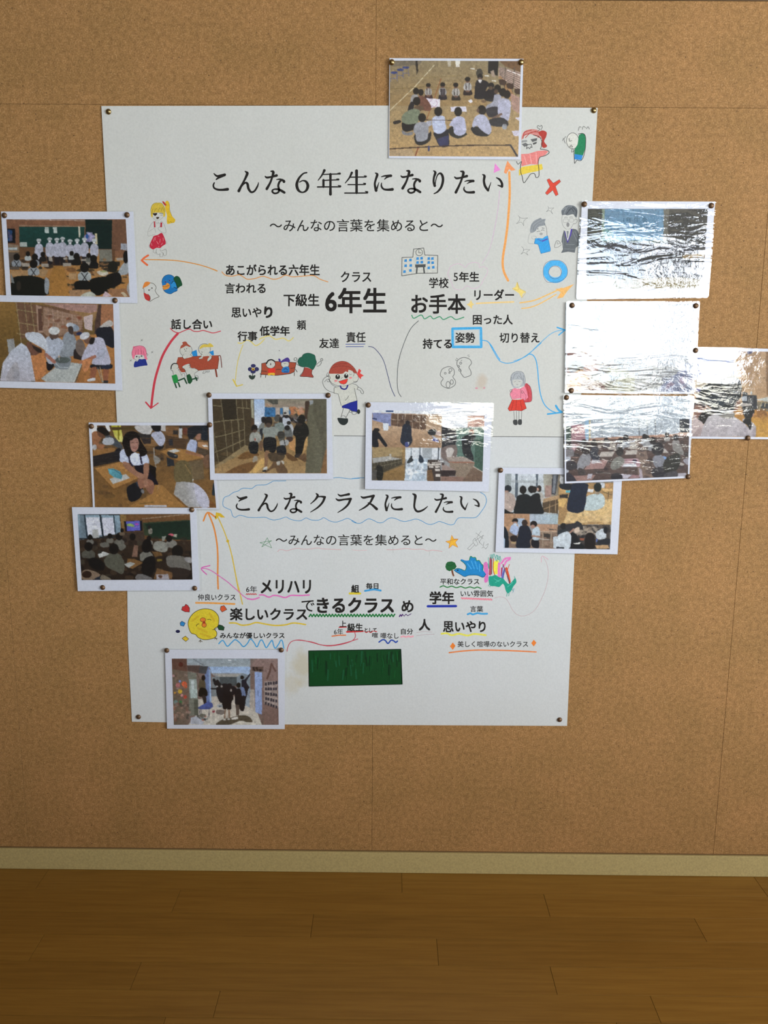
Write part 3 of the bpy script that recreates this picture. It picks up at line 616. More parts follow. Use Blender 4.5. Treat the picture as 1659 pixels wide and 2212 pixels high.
a.L('c9a0c0', 3, '835,205 890,110 925,0'); a.frame(*PX); a.L('c9a0c0', 1, '1063,520 1072,475 1077,440 1079,412'); a.frame(*FG); a.F('dc84c2', '812,762 832,785 848,806 825,815 803,826', sm=False)
a.build('pen_arrow', up, label='thin pink cloud and line with pink arrowhead')
a = art().frame(*PX)
a.L('e39a52', 5, '1100,372 1101,420 1097,480 1092,520 1086,560 1088,585 1097.5,606'); a.frame(*FG); a.F('e5905c', '893,745 920,780 946,806 918,812 904,800 885,832 870,822 880,785', sm=False)
a.build('pen_arrow', up, label='tall orange arrow pointing up at the top photograph')
a = art().frame(*F2)
a.L('e2c07c', 13, '785,562 900,556 1118,548'); a.F('dfc47a', '695,570 720,560 735,530 750,560 765,570 745,585 745,612 725,590', sm=False)
a.L('e3b468', 12, '1175,556 1300,535 1420,485 1550,425'); a.L('e3b468', 10, '1190,606 1260,598 1350,565 1500,480'); a.F('e6ac62', '1490,432 1560,425 1659,388 1600,450 1560,508 1505,520 1540,462', sm=False)
a.F('dfc772', '1105,430 1135,412 1148,368 1165,425 1225,460 1200,478 1190,512 1165,470', sm=False); a.L('ccae50', 4, '1105,430 1160,440 1148,368 1175,430 1225,460 1190,512')
a.build('pen_arrow', up, label='pale orange arrows and sparkles pointing right')
a = art().frame(*F2)
a.S('429fd0', 22, '570,788 825,782 828,952 572,952 570,788'); a.S('8cc0da', 4, '590,800 808,794 812,935 588,940 590,800')
a.L('429fd0', 8, '838,892 880,900 915,935 945,985 980,1045 995,1065'); a.L('55a5cf', 6, '1120,1078 1200,1050 1250,1020 1320,950 1390,885 1450,835 1510,808 1575,802'); a.L('429fd0', 13, '1508,777 1578,800'); a.L('429fd0', 11, '1578,800 1522,845')
a.frame(*FI); a.L('4a9fce', 7, '915,0 955,75 1000,150 1040,175 1090,180 1150,165 1200,140 1260,100 1310,58 1372,2'); a.L('4a9fce', 9, '1262,100 1300,110 1328,160 1342,250 1350,350 1368,460 1400,540 1450,590 1500,612')
a.L('3f9bcb', 18, '1500,552 1525,590 1552,608'); a.L('3f9bcb', 14, '1428,625 1550,610')
a.build('pen_arrow', up, label='blue box around a word and branching blue arrows')
a = art().frame(*FG)
a.F('c58078', '985,610 990,575 1010,550 1055,540 1100,550 1118,580 1090,590 1045,572 1010,580'); a.F('a83a30', '1095,565 1120,548 1148,560 1145,590 1132,620 1152,650 1128,662 1112,640 1118,600')
for q in ('995,600 1005,560 1050,545', '1010,595 1050,560 1100,560', '1090,590 1120,600', '1000,580 1080,552'): a.L('a8453c', 5, q)
a.L(PEN, 4, '1062,578 1098,588 1116,615 1118,640 1108,668'); a.P('6a6a68', '985,638 1012,628 1030,642 1005,656'); a.P('5c5c5a', '1043,606 1088,598 1084,615 1056,624'); a.P('4e4e4c', '1058,630 1085,622 1082,634 1062,642'); a.P('8b8b88', '985,614 1020,610 1022,622 985,628')
a.S('4c4a48', 4, '1020,642 1048,638 1054,660 1044,655 1038,668 1028,658 1018,668 1020,642')
a.F('d97e78', '982,702 1030,700 1090,682 1140,678 1160,685 1140,708 1104,722 1092,770 1040,768 985,782', sm=False); a.F('d9bd44', '968,805 990,785 1060,775 1118,767 1124,800 1095,812 1030,825 968,842', sm=False)
for q in ('1000,710 1020,770', '1040,702 1050,765', '1080,695 1082,760'): a.L('e6a5a0', 4, q)
a.L(PEN, 4, '1108,670 1130,672 1158,680 1164,695 1140,712 1104,724 1094,760 1098,800 1098,845 1080,855 1070,830 1045,832 1025,860 1000,890 990,850 980,820 978,780 986,750'); a.L(PEN, 3.5, '980,752 962,768 952,750')
a.L('54534f', 3, '1085,556 1105,540 1088,530 1092,516 1105,522 1115,515 1120,528 1112,545')
a.build('pen_drawing', up, label='angry child with red headband, pink shirt and yellow shorts')
a = art().frame(*FG)
a.E('cccabf', 1318, 616, 40, 52, 10); a.O(PEN, 3, 1318, 616, 40, 52)
a.F('22784e', '1358,580 1375,568 1395,572 1402,600 1400,665 1385,712 1330,705 1330,672 1350,640 1355,605', sm=False); a.P('2c7fbe', '1330,702 1385,710 1375,742 1330,736')
a.L(PEN, 4, '1355,572 1385,568 1402,590 1401,660 1390,715 1375,742 1360,745 1345,742 1331,763 1328,735 1326,672'); a.L(PEN, 3.5, '1295,600 1298,618 1312,614'); a.S(PEN, 3, '1298,655 1308,642 1318,656 1298,655')
for q in ('1272,588 1262,608 1270,632', '1258,598 1252,615', '1355,548 1362,525 1374,528', '1380,542 1388,522 1402,530', '1408,538 1418,524 1427,540', '1316,665 1312,690 1328,680'): a.L(PEN, 3, q)
a.build('pen_drawing', up, label='bowing figure with green back')
a = art().frame(*FG)
a.P('cf4532', '1150,870 1165,862 1192,892 1232,868 1240,882 1206,912 1224,965 1208,975 1188,938 1152,968 1140,956 1170,915'); a.S('7a4a42', 2.5, '1150,870 1165,862 1192,892 1232,868 1240,882 1206,912 1224,965 1208,975 1188,938 1152,968 1140,956 1170,915 1150,870')
a.build('pen_drawing', up, label='red cross mark')
a = art().frame(*FH)
a.L('4aa5d8', 118, [(1068+197*math.cos(t), 1528+184*math.sin(t)) for t in [i*math.pi/10 for i in range(20)]], True)
a.L('5a5f78', 8, '815,1500 850,1370 950,1305 1080,1290 1200,1310 1290,1390 1327,1510 1310,1620 1230,1700 1120,1750 1000,1755 900,1750 830,1650', True); a.O('5a5f78', 9, 1062, 1548, 134, 136)
a.build('pen_drawing', up, label='blue ring mark')
for q in ('285,350 320,380 340,398 400,405 488,398 440,425 400,480 402,565 375,510 335,488 250,520 300,470 320,420 310,380', '912,148 935,190 985,192 1038,186 1000,215 985,250 1013,316 965,255 925,245 878,268 920,225 925,190', '358,1000 395,1040 400,1085 430,1062 530,1068 490,1095 465,1130 492,1182 440,1138 400,1128 342,1165 388,1110 396,1060'):
    a = art().frame(*FH); a.L('7a7a76', 7, q); a.build('pencil_sparkle', up)

a = art().frame(*FH)
a.F('8b8f91', '540,700 540,610 570,520 630,455 700,420 765,395 790,425 865,420 845,480 860,545 800,565 730,580 680,630 655,670 600,705')
for q in ('560,640 600,520 760,410', '600,660 650,540 830,440', '640,660 700,560 850,520'): a.L('6f7376', 8, q)
a.L('5b5b59', 8, '848,540 880,600 890,680 895,770'); a.L('8b8b88', 6, '580,700 530,730 500,830 505,930 620,942'); a.L('8b8b88', 6, '580,780 575,830 620,845 670,815 650,785 600,780'); a.L('5b5b59', 9, '680,690 720,675 745,680'); a.L('5b5b59', 9, '775,665 800,648 835,662')
a.P('66676a', '690,622 712,615 708,640 688,640'); a.P('66676a', '782,600 840,612 838,622 790,616'); a.E('9c9a98', 770, 738, 34, 24); a.L('7a7a78', 6, '738,740 760,715 800,725')
a.F('3596d0', '650,832 720,822 800,832 850,792 908,770 925,850 945,950 967,1050 962,1100 860,1125 765,1150 735,1060 712,968 700,955 625,938', sm=False); a.S('2c5f96', 7, '650,832 625,938 700,955 712,968 765,1150 962,1100 967,1050 908,770')
a.S('57469e', 26, '800,885 895,845'); a.S('57469e', 12, '700,848 760,875 800,890')
a.build('pen_drawing', up, label='saluting boy in blue shirt with grey hair')
a = art().frame(*FH)
a.F('63676a', '1200,300 1200,240 1240,190 1300,140 1380,128 1470,148 1530,210 1535,300 1515,390 1480,365 1440,320 1330,342 1270,330 1215,340')
for q, c in (('1260,300 1330,160 1420,150', '7c8083'), ('1300,320 1400,200 1450,260', '4a4e52'), ('1430,170 1510,250 1500,350', '4a4e52'), ('1220,230 1290,180', '84888a')): a.L(c, 22, q)
a.L('7a7975', 7, '1218,345 1205,430 1225,550 1285,625 1330,638 1390,620 1435,550 1448,520'); a.L('6b6a66', 8, '1450,520 1500,515 1530,460 1510,420 1470,445')
a.L('8a8985', 6, '1245,425 1335,425 1335,485 1245,490', True); a.L('8a8985', 6, '1370,418 1448,415 1450,480 1372,482', True); a.L('6b6a66', 8, '1260,400 1290,378 1325,390'); a.L('6b6a66', 8, '1370,390 1400,375 1440,382'); a.E('858381', 1335, 540, 32, 48)
a.F('606466', '1250,655 1300,700 1330,920 1370,760 1430,625 1500,635 1540,670 1575,760 1560,980 1500,1030 1480,1130 1340,1110 1190,1135 1230,1060 1215,930 1200,900 1210,800', sm=False)
for q in ('1240,800 1230,1000', '1440,700 1530,900', '1260,1050 1480,1060', '1300,960 1470,960', '1480,680 1540,800'): a.L('7b7f80', 12, q)
a.P('c4c3bb', '1270,645 1300,640 1390,632 1330,905'); a.P('7d8184', '1308,672 1350,672 1338,830 1318,815'); a.S('46368c', 15, '1268,685 1295,800 1328,915'); a.S('4e3c96', 30, '1412,640 1385,770'); a.S('46368c', 18, '1385,770 1330,905')
a.L('6b6a66', 8, '1185,945 1150,890 1100,878 1065,950 1058,1020 1130,1012 1200,960'); a.L('6b6a66', 6, '1110,900 1115,950 1160,930')
a.build('pencil_drawing', up, label='man in dark suit with glasses and purple lapels')
a = art().frame(*FI)
a.L('666662', 5.5, '490,275 505,235 540,215 575,212 608,235 612,275 600,300 622,335 620,365 600,385 560,400 510,380 495,350 515,315 495,295', True); a.L('666662', 5.5, '635,190 642,155 690,130 745,145 762,180 740,215 755,245 758,280 735,295 700,303 682,285 668,262 672,245 655,225 642,205', True)
for p in ((533, 268, 8, 8), (578, 240, 14, 13), (570, 264, 6, 6), (558, 368, 17, 28), (590, 345, 14, 20), (668, 180, 9, 9), (650, 208, 8, 8), (660, 240, 9, 10)): a.O('666662', 5, *p)
for q in ('622,150 638,158', '630,135 642,145', '728,112 742,108', '735,125 746,122', '670,160 680,155'): a.L('666662', 4, q)
a.build('pen_drawing', up, label='two small outlined ghost-like figures')
a = art().frame(*FI)
a.E('c7949a', 807, 399, 13, 9); a.E('c7949a', 873, 396, 10, 8)
a.build('pen_drawing', up, label='faint smudge with two pink cheeks')
a = art().frame(*FI)
a.F('c04850', '1232,362 1262,368 1278,400 1288,450 1284,512 1250,522 1222,520 1205,470'); a.L('7a2a30', 4, '1240,362 1275,385 1290,450 1284,512 1225,522'); a.S('9a3038', 4, '1245,375 1262,440 1255,515')
a.F('a5a8aa', '1102,330 1112,285 1140,258 1180,252 1215,265 1232,320 1228,372 1195,385 1150,400 1122,385'); a.F('bebdb5', '1122,330 1160,325 1205,330 1195,372 1165,388 1130,375')
for q in ('1102,330 1112,285 1140,258 1180,252 1215,265 1232,320 1228,372', '1125,320 1140,280 1165,270', '1160,315 1175,290 1200,320', '1110,300 1118,370', '1215,290 1218,360', '1185,262 1210,330'): a.L('7d8082', 4, q)
for q in ('1135,345 1148,340', '1175,340 1190,342', '1155,365 1170,368'): a.L('8a8785', 3.5, q)
a.F('dd8092', '1120,408 1138,398 1190,402 1228,380 1245,420 1258,480 1222,512 1195,488 1120,496 1100,450', sm=False); a.L('a04a5c', 3.5, '1195,400 1192,490'); a.L('a04a5c', 3.5, '1120,408 1100,450 1115,495'); a.L('a04a5c', 3.5, '1215,430 1240,470 1222,512')
a.F('d9d6cc', '1140,390 1165,405 1195,388 1190,402 1150,402'); a.O('6a5a58', 3, 1108, 422, 9, 11); a.O('6a5a58', 3, 1206, 432, 8, 11)
a.F('cc3b2d', '1120,498 1170,500 1215,494 1228,535 1243,575 1200,597 1150,592 1095,597 1082,578 1100,540', sm=False)
for q in ('1130,510 1112,590', '1155,505 1150,590', '1190,510 1205,590', '1120,498 1082,578 1095,597 1150,592 1200,597 1243,575 1215,494'): a.S('8a2820', 3.5, q)
for q in ('1133,600 1138,678', '1156,600 1158,678', '1178,600 1178,676', '1202,598 1200,676'): a.S('7c7a76', 3.5, q)
a.F('3c3d3c', '1128,680 1160,676 1165,712 1150,722 1130,712'); a.F('3c3d3c', '1172,676 1200,674 1202,712 1185,720 1170,712')
a.build('pen_drawing', up, label='schoolgirl with red backpack and red skirt')
# --- lower sheet
a = art(False).frame(*J)
a.L('4c8cb8', 7, '1340,120 1400,115 1530,130 1640,124'); a.L('4c8cb8', 7, '790,152 720,155 650,155 610,175 560,198 500,202 450,205 420,225 390,243 310,238 270,248 240,270 190,285 150,310 130,325 80,345 62,390 60,420 70,450 115,475 150,490 165,530 175,560 205,575 250,552 300,560 350,575 450,578 550,575 600,595 650,606 720,595 790,572 830,592 880,608 950,616 990,600 1025,582 1080,605 1160,608 1200,595 1230,580 1300,618 1370,630 1440,610 1500,588 1550,608 1605,640')
a.frame(*K); a.L('4c8cb8', 7, '0,545 40,568 100,570 150,540 190,522 240,538 300,566 350,560 400,525 440,512 490,520 550,545 600,552 660,538 720,525 780,545 840,578 890,585 940,568 980,552 1040,570 1100,590 1145,580 1165,545 1200,512 1280,510 1370,510 1410,490 1450,440 1490,380 1508,320 1490,260 1440,226'); a.L('4c8cb8', 7, '0,72 80,64 140,62')
a.build('pen_line', low, label='thin blue wavy cloud line around the title')
a = art(False).frame(*J)
for q in ('575,812 512,918', '575,815 625,928', '510,918 625,845', '490,868 625,928', '490,868 625,845'): a.S('447d4e', 5, q)
a.build('pen_drawing', low, label='green outlined star')
a = art(False).frame(*K)
a.P('e2ab36', '1118,705 1142,748 1192,748 1158,785 1188,842 1128,815 1086,853 1095,800 1050,775 1102,762'); a.S('bc6a34', 4, '1118,705 1142,748 1192,748 1158,785 1188,842 1128,815 1086,853 1095,800 1050,775 1192,748'); a.S('bc6a34', 3, '1118,705 1086,853')
a.build('pen_drawing', low, label='yellow filled star with orange outline')
a = art(False).frame(*J)
a.L('cf8a8e', 4.5, '695,972 715,952 760,952 800,962 860,945 930,934 1000,944 1080,940 1150,930 1220,940 1300,944 1430,950'); a.frame(*K); a.L('d8a8aa', 4, '0,868 80,876 170,872'); a.L('cf8a8e', 4.5, '390,868 480,868 600,855 700,865 790,862 850,882 900,872 960,880 1010,888')
a.L('a5a5a0', 3, '460,840 462,905'); a.L('a5a5a0', 3, '868,880 870,930'); a.L('b0b0aa', 3, '50,660 60,635 75,645 72,680'); a.build('pen_line', low, label='thin pink underline below the subtitle')
a = art(False).frame(*K)
for q in ('1295,855 1360,790 1378,812 1318,872 1295,855', '1360,790 1355,765 1380,738 1412,805 1390,830 1378,812', '1388,678 1470,745', '1448,658 1400,730 1440,800', '1375,770 1475,705 1425,785 1465,820', '1455,850 1480,838 1500,860 1522,830 1528,800 1500,820', '1480,780 1470,840'): a.S('7b7b78', 4, q)
a.build('pencil_drawing', low, label='scribbled pencil shapes beside the yellow star')
a = art(False).frame(*FL)
a.L('74462e', 24, '225,325 233,360 243,388'); a.F('1d5a2e', '135,272 145,230 165,208 220,200 262,218 285,268 265,300 225,315 190,332 150,312', sm=False); a.L('123e20', 5, '150,240 200,260 250,230')
a.F('1b7cb8', '250,322 290,295 340,302 395,322 412,270 385,225 340,190 350,172 405,190 455,182 470,135 500,150 535,150 550,190 585,190 612,232 635,258 632,310 672,370 635,412 560,385 500,378 450,385 390,402 330,370')
a.L('1d7a50', 11, '455,182 470,135 500,150 535,150 550,190 585,190 612,232 635,258 632,320'); a.L('1d6a60', 9, '250,322 290,295 340,302 395,322 412,270 385,225 340,190'); a.L('1d5a78', 9, '672,370 635,412 560,385 450,385 390,402 330,370 270,335')
for q in ('430,230 480,300', '480,200 520,300', '530,200 560,300', '590,240 590,330'): a.L('3c96cc', 16, q)
a.E('182a38', 300, 318, 12, 10)
a.build('pen_drawing', low, label='flying blue bird carrying a small green tree')
a = art(False).frame(*FL)
a.F('cf70ae', '640,260 655,215 690,215 705,300 705,440 680,482 652,470 655,380')
a.F('e0d94a', '780,210 840,190 845,340 800,372 768,330'); a.L('a34a58', 34, '738,160 735,260 728,370'); a.L('c06038', 12, '775,165 770,300 790,380'); a.L('5a3a3a', 9, '752,180 750,370')
a.L('d878b4', 34, '850,230 845,320 848,400'); a.L('d878b4', 26, '880,225 930,165 995,155'); a.L('d878b4', 24, '920,250 945,200 990,175'); a.L('b83048', 20, '885,290 880,390'); a.L('555aa0', 24, '925,300 905,370 895,440'); a.L('7a6ab0', 12, '900,260 880,430')
a.L('cc4c2c', 26, '945,290 970,380 990,470'); a.L('cc4c2c', 8, '985,240 955,330'); a.L('8a4038', 10, '900,240 1000,500'); a.L('6a4050', 14, '960,400 995,515')
a.F('1f947c', '712,405 760,395 800,382 850,410 905,432 940,470 975,500 1010,480 1040,445 1065,420 1078,478 1040,530 1010,590 965,625 938,590 920,525 895,500 850,540 790,530 740,528 715,490')
for q in ('705,150 715,300 700,230', '730,110 740,170 755,105 765,165 780,100 800,160 815,115 840,180 860,130 875,190', '800,160 820,200 830,120 865,210', '720,500 705,530', '960,600 950,665', '985,600 975,660', '1010,560 1040,600', '1050,400 1070,440', '740,500 725,540'): a.L('3a9d8c', 7, q)
for q in ('780,430 850,470', '800,480 870,440', '960,540 1030,480'): a.L('4db39c', 9, q)
a.L('86a0b8', 5, '1030,580 1050,560 1030,620'); a.build('crayon_drawing', low, label='colourful crayon scribble of pink, yellow, red and teal')
a = art(False).frame(*FL)
a.L('2a7a3c', 15, '65,542 110,525 160,545 220,530 280,550 340,535 400,555 460,540 520,556 560,542 610,562'); a.build('pen_line', low, label='green wavy underline')
a = art(False).frame(*FL)
a.S('dd8592', 22, [(350+16*i, 690+0.66*i+(4 if i % 2 else -4)) for i in range(26)]); a.L('b8868e', 3.5, '785,690 830,675 880,672 940,698 985,765 1020,835 1070,895 1120,920 1180,925 1260,895 1340,825 1400,720 1460,580 1495,440 1500,330 1480,230 1435,140'); a.L('d088a0', 5, '1410,215 1420,130 1500,175')
a.build('pen_arrow', low, label='thin pink arrow looping up from a pink underline')
a = art(False).frame(*FL); a.L('439acb', 25, '432,903 470,890 500,905 560,888 620,896 690,895'); a.frame(*F5); a.S('24349a', 14, '760,347 923,346'); a.build('pen_line', low, label='navy bar and light blue underline')
a = art(False).frame(*F5)
z = []; x = 74
while x < 574: z.append((x, 393 if len(z) % 2 else 407)); x += 9
a.S('23753a', 8, z)
a.build('pen_line', low, label='dark green zigzag underline')
a = art(False).frame(*F5)
a.S('4d2a66', 7, '596,406 602,396 608,404 614,394'); a.S('4d2a66', 4, '614,394 624,404 634,392 644,402 664,390'); a.build('pen_line', low, label='short purple zigzag')
a = art(False).frame(*F5)
a.S('c03436', 10, '292,495 385,491'); a.S('c03436', 6, '247,469 290,467'); a.L('c03436', 4, '395,492 405,500 418,492 430,500 445,490 466,494'); a.S('d27a50', 8, '207,520 245,514 285,514')
a.L('b84250', 4.5, '338,500 342,520 325,545 270,565 200,576 150,572 90,556 40,545 0,543'); a.frame(*F4); a.L('b84250', 5, '1280,582 1380,595 1450,616 1530,618 1620,600 1700,575'); a.L('b84250', 5, '1212,660 1222,620 1245,592 1290,582 1340,588')
a.build('pen_arrow', low, label='red underlines joined to a long red curve')
a = art(False).frame(*F5)
a.L('26489e', 8, '478,554 500,540 515,545 530,562 548,543 565,548 575,556 585,548'); a.build('pen_line', low, label='dark blue wave underline')
a = art(False).frame(*F5)
a.S('dfa0a8', 10, '606,524 620,520 634,525 648,520 660,524 675,521'); a.L('b09498', 2, '695,500 740,492 785,496'); a.L('b09498', 2, '695,518 740,511 798,509'); a.L('d9d258', 11, '840,506 870,503 900,514 940,506 990,516 1030,507 1095,514'); a.build('pen_line', low, label='pink, thin and yellow underlines')
a = art(False).frame(*F5)
a.L('dd8048', 8, '884,615 960,606 1050,600 1150,601 1250,604 1386,611'); a.F('de7a30', '888,578 905,556 920,575 905,599', sm=False); a.F('de7a30', '1358,560 1373,540 1388,558 1373,579', sm=False); a.build('pen_line', low, label='orange underline with two orange diamonds')
a = art(False).frame(*F5)
a.S('d2bd36', 13, '309,273 369,273'); a.L('3f93c6', 11, '397,258 420,254 450,250 488,256'); a.build('pen_line', low, label='short yellow and blue underlines')
a = art(False).frame(*F4)
a.F('d0ba30', '530,470 545,425 575,392 615,372 660,367 705,380 735,410 743,445 735,488 712,505 728,530 722,560 690,575 640,580 600,565 582,545 550,535')
a.L('4a3e1e', 4, '530,470 545,425 575,392 615,372 660,367 705,380 735,410 743,445 735,488 712,505 728,530 722,560 690,575 640,580 600,565 582,545 548,530', True)
for q in ('560,450 600,420', '600,500 660,530', '680,400 710,450', '620,540 680,560'): a.L('c8a82a', 14, q)
a.E('d6782e', 633, 443, 19, 14); a.E('d6782e', 641, 479, 16, 15); a.E('b83224', 640, 461, 10, 9); a.O('5a3a1e', 3, 633, 443, 19, 14); a.O('5a3a1e', 3, 641, 479, 16, 15); a.L('4a3e1e', 4, '588,488 592,476 606,470'); a.L('4a3e1e', 4, '664,442 680,440 690,446'); a.L('4a3e1e', 4, '700,512 725,505')
for q in ('615,580 615,598', '605,592 615,585 628,594', '715,562 728,580', '712,575 722,570 732,572'): a.S('4a3e1e', 4, q)
for c, p in (('b83232', '515,335 530,345 541,362 540,390 510,388 485,375 492,352 506,350'), ('cc5630', '757,350 778,345 784,352 798,372 765,390 752,372'), ('2f7fb8', '475,465 488,452 511,466 500,488 478,482'), ('d0b030', '489,572 512,555 535,575 515,592'), ('1d4426', '733,492 745,477 765,482 781,495 775,516 742,512')):
    a.F(c, p, sm=False); a.S('3c2a26', 3, p+' '+p.split()[0])
a.E('1d1c40', 460, 523, 15, 11)
a.build('pen_drawing', low, label='yellow chick with open beak, hearts and confetti')
a = art(False).frame(*F4); a.L('dd9a50', 13, '585,326 700,328 850,334'); a.build('pen_line', low, label='orange underline')
a = art(False).frame(*F4); a.S('bd3036', 5, [(930+6*i, 262 if i % 2 else 270) for i in range(13)])
a.L('cc66a8', 6, '622,88 660,92 700,110 750,145 800,180 840,215 880,250 910,278 940,298'); a.L('d470ae', 10, '940,298 980,302 1020,290'); a.L('d470ae', 10, '1022,272 1050,272 1087,287 1120,275 1160,280 1200,290 1240,275 1300,276 1365,272'); a.L('cc66a8', 8, '680,70 621,88 658,130')
a.build('pen_arrow', low, label='pink arrow rising left from a pink underline')
a = art(False).frame(*F4); a.L('d0b238', 10, '815,465 860,466 900,480 950,476 1000,462 1060,472 1130,482 1200,478 1260,465 1340,476'); a.build('pen_line', low, label='yellow wavy underline')
a = art(False).frame(*F4); a.L('4597c6', 8, '742,608 770,585 800,625 830,600 855,580 885,600 912,628 940,605 960,575 985,600 1005,630 1025,590 1040,583 1055,610 1070,635 1095,600 1110,585 1120,620 1132,638 1155,610 1168,585 1180,590 1190,638'); a.build('pen_line', low, label='blue wave underline')
a = art(False).frame(*FM)
a.L('d58540', 10, '833,1235 830,1150 831,1050 826,960 810,870 790,810 772,768'); a.L('d58540', 10, '742,815 768,764 815,792'); a.build('pen_arrow', low, label='orange arrow pointing up at the smiling girl photograph')
a = art(False).frame(*FM); a.L('cdb048', 7, '960,1255 948,1190 935,1120 915,1020 892,940 862,860 830,790'); a.P('cba82c', '812,805 820,762 850,770 876,795 850,795 838,785 822,806'); a.E('cba82c', 892, 940, 9)
a.frame(*F4); a.L('cdb048', 8, '905,335 888,260 870,190 850,90 833,0'); a.build('pen_arrow', low, label='yellow arrow pointing up beside the orange arrow')
a = art(False).frame(*PX)
a.P('083e17', '667,1406 866,1402 869.5,1478 668,1483')
random.seed(9)
for i in range(70):
    x = random.uniform(670, 864); y = random.uniform(1406, 1450); h = random.uniform(10, 26)
    a.L(random.choice(['083a15', '0a4a1e', '09421a', '124e2c', '072e12']), random.uniform(1.5, 4), [(x, y), (x+random.uniform(-2, 2), y+h)])
a.S('0a1c10', 1.5, '667,1406 866,1402.5 869,1478 668,1482.5 667,1406')
a.build('pen_drawing', low, label='solid dark green marker rectangle')
# ------------------------------------------------------------------ laminated photographs
def rs(c): return np.array([int(c[i:i+2], 16)/255 for i in (0, 2, 4)])
class Pic:
    """the printed picture of a photograph: flat colours painted on a fine grid of vertices"""
    def __init__(s, quad, frame, seed=0):
        s.q = [np.array(p, float) for p in quad]; s.o = frame
        w = max(s.q[1][0]-s.q[0][0], s.q[2][0]-s.q[3][0]); h = max(s.q[3][1]-s.q[0][1], s.q[2][1]-s.q[1][1])
        s.W, s.H = int(w/1.0)+1, int(h/1.0)+1
        u, v = np.meshgrid(np.linspace(0, 1, s.W), np.linspace(0, 1, s.H))
        q = s.q
        P = ((1-u)*(1-v))[..., None]*q[0] + (u*(1-v))[..., None]*q[1] + (u*v)[..., None]*q[2] + ((1-u)*v)[..., None]*q[3]
        s.P = P; s.X = (P[..., 0]-frame[0])*frame[2]; s.Y = (P[..., 1]-frame[1])*frame[2]
        s.C = np.full((s.H, s.W, 3), 0.5); s.r = np.random.RandomState(seed); s.clip = None
    def put(s, m, c, a=1.0):
        if s.clip is not None: m = m & s.clip
        if a >= 1: s.C[m] = c if c.ndim == 1 else c[m]
        else: s.C[m] = s.C[m]*(1-a) + (c if c.ndim == 1 else c[m])*a
    def mask(s, P):
        m = np.zeros(s.X.shape, bool); n = len(P)
        for i in range(n):
            x1, y1 = P[i][:2]; x2, y2 = P[(i+1) % n][:2]
            if y1 == y2: continue
            c = ((y1 > s.Y) != (y2 > s.Y)) & (s.X < (x2-x1)*(s.Y-y1)/(y2-y1)+x1)
            m ^= c
        return m
    def f(s, col, pts, sm=False, a=1.0):
        P = nums(pts) if isinstance(pts, str) else pts
        if sm: P = smooth(P, True)
        s.put(s.mask(P), rs(col), a); return s
    def b(s, col, pts, a=1.0): return s.f(col, pts, True, a)
    def box(s, col, x0, y0, x1, y1, a=1.0): s.put((s.X >= x0) & (s.X < x1) & (s.Y >= y0) & (s.Y < y1), rs(col), a); return s
    def g(s, c0, c1, x0, y0, x1, y1, pts=None, a=1.0):
        """linear gradient from (x0,y0) to (x1,y1)"""
        t = ((s.X-x0)*(x1-x0)+(s.Y-y0)*(y1-y0))/((x1-x0)**2+(y1-y0)**2); t = np.clip(t, 0, 1)[..., None]
        c = rs(c0)*(1-t)+rs(c1)*t
        s.put(s.mask(nums(pts)) if pts else np.ones(s.X.shape, bool), c, a); return s
    def e(s, col, cx, cy, rx, ry=None, rot=0, a=1.0):
        ry = ry or rx; c, q = math.cos(math.radians(rot)), math.sin(math.radians(rot)); dx, dy = s.X-cx, s.Y-cy
        s.put(((dx*c+dy*q)/rx)**2+((-dx*q+dy*c)/ry)**2 < 1, rs(col), a); return s
    def l(s, col, w, pts, a=1.0):
        P = nums(pts) if isinstance(pts, str) else pts
        m = np.zeros(s.X.shape, bool)
        for (x1, y1), (x2, y2) in zip(P[:-1], P[1:]):
            d2 = (x2-x1)**2+(y2-y1)**2 or 1; t = np.clip(((s.X-x1)*(x2-x1)+(s.Y-y1)*(y2-y1))/d2, 0, 1)
            m |= (s.X-x1-t*(x2-x1))**2+(s.Y-y1-t*(y2-y1))**2 < (w/2)**2
        s.put(m, rs(col), a); return s
    def kid(s, x, y, k, body, hair='1c1a18', skin=None, w=1.0, h=2.0):
        """child seen from behind or in front: head of radius k, shoulders and back below"""
        s.b(body, [(x-0.35*k, y+0.7*k), (x+0.35*k, y+0.7*k), (x+1.35*k*w, y+1.35*k), (x+1.5*k*w, y+h*1.1*k), (x+1.15*k*w, y+(h+1)*k), (x-1.15*k*w, y+(h+1)*k), (x-1.5*k*w, y+h*1.1*k), (x-1.35*k*w, y+1.35*k)])
        if skin: s.e(skin, x, y+0.25*k, 0.8*k, 0.95*k)
        s.e(hair, x, y-(0.25*k if skin else 0), k, 0.75*k if skin else 1.12*k); return s
    def blobs(s, cols, n, x0, y0, x1, y1, r0, r1, a=0.5, flat=1.0):
        for i in range(n):
            s.e(cols[s.r.randint(len(cols))], s.r.uniform(x0, x1), s.r.uniform(y0, y1), s.r.uniform(r0, r1), s.r.uniform(r0, r1)*flat, s.r.uniform(0, 180) if flat == 1 else 0, a)
        return s
    def mesh(s, y, k, blur=0.55, noise=0.05):
        C = s.C
        for ax in (0, 1):
            p = np.concatenate([np.take(C, [0], ax), C, np.take(C, [-1], ax)], ax); n = C.shape[ax]
            C = (1-blur*0.5)*C + blur*0.25*(np.take(p, range(n), ax)+np.take(p, range(2, n+2), ax))
        lo = np.kron(s.r.normal(0, 1, (s.H//5+2, s.W//5+2)), np.ones((5, 5)))[:s.H, :s.W]
        C = np.clip(C*(1 + noise*s.r.normal(0, 1, (s.H, s.W, 1)) + noise*0.8*lo[..., None]), 0.01, 1)
        C = C*0.82 + C.mean(-1, keepdims=True)*0.18
        A = np.clip(lin(C)*k*1.1, 0.004, 0.9)
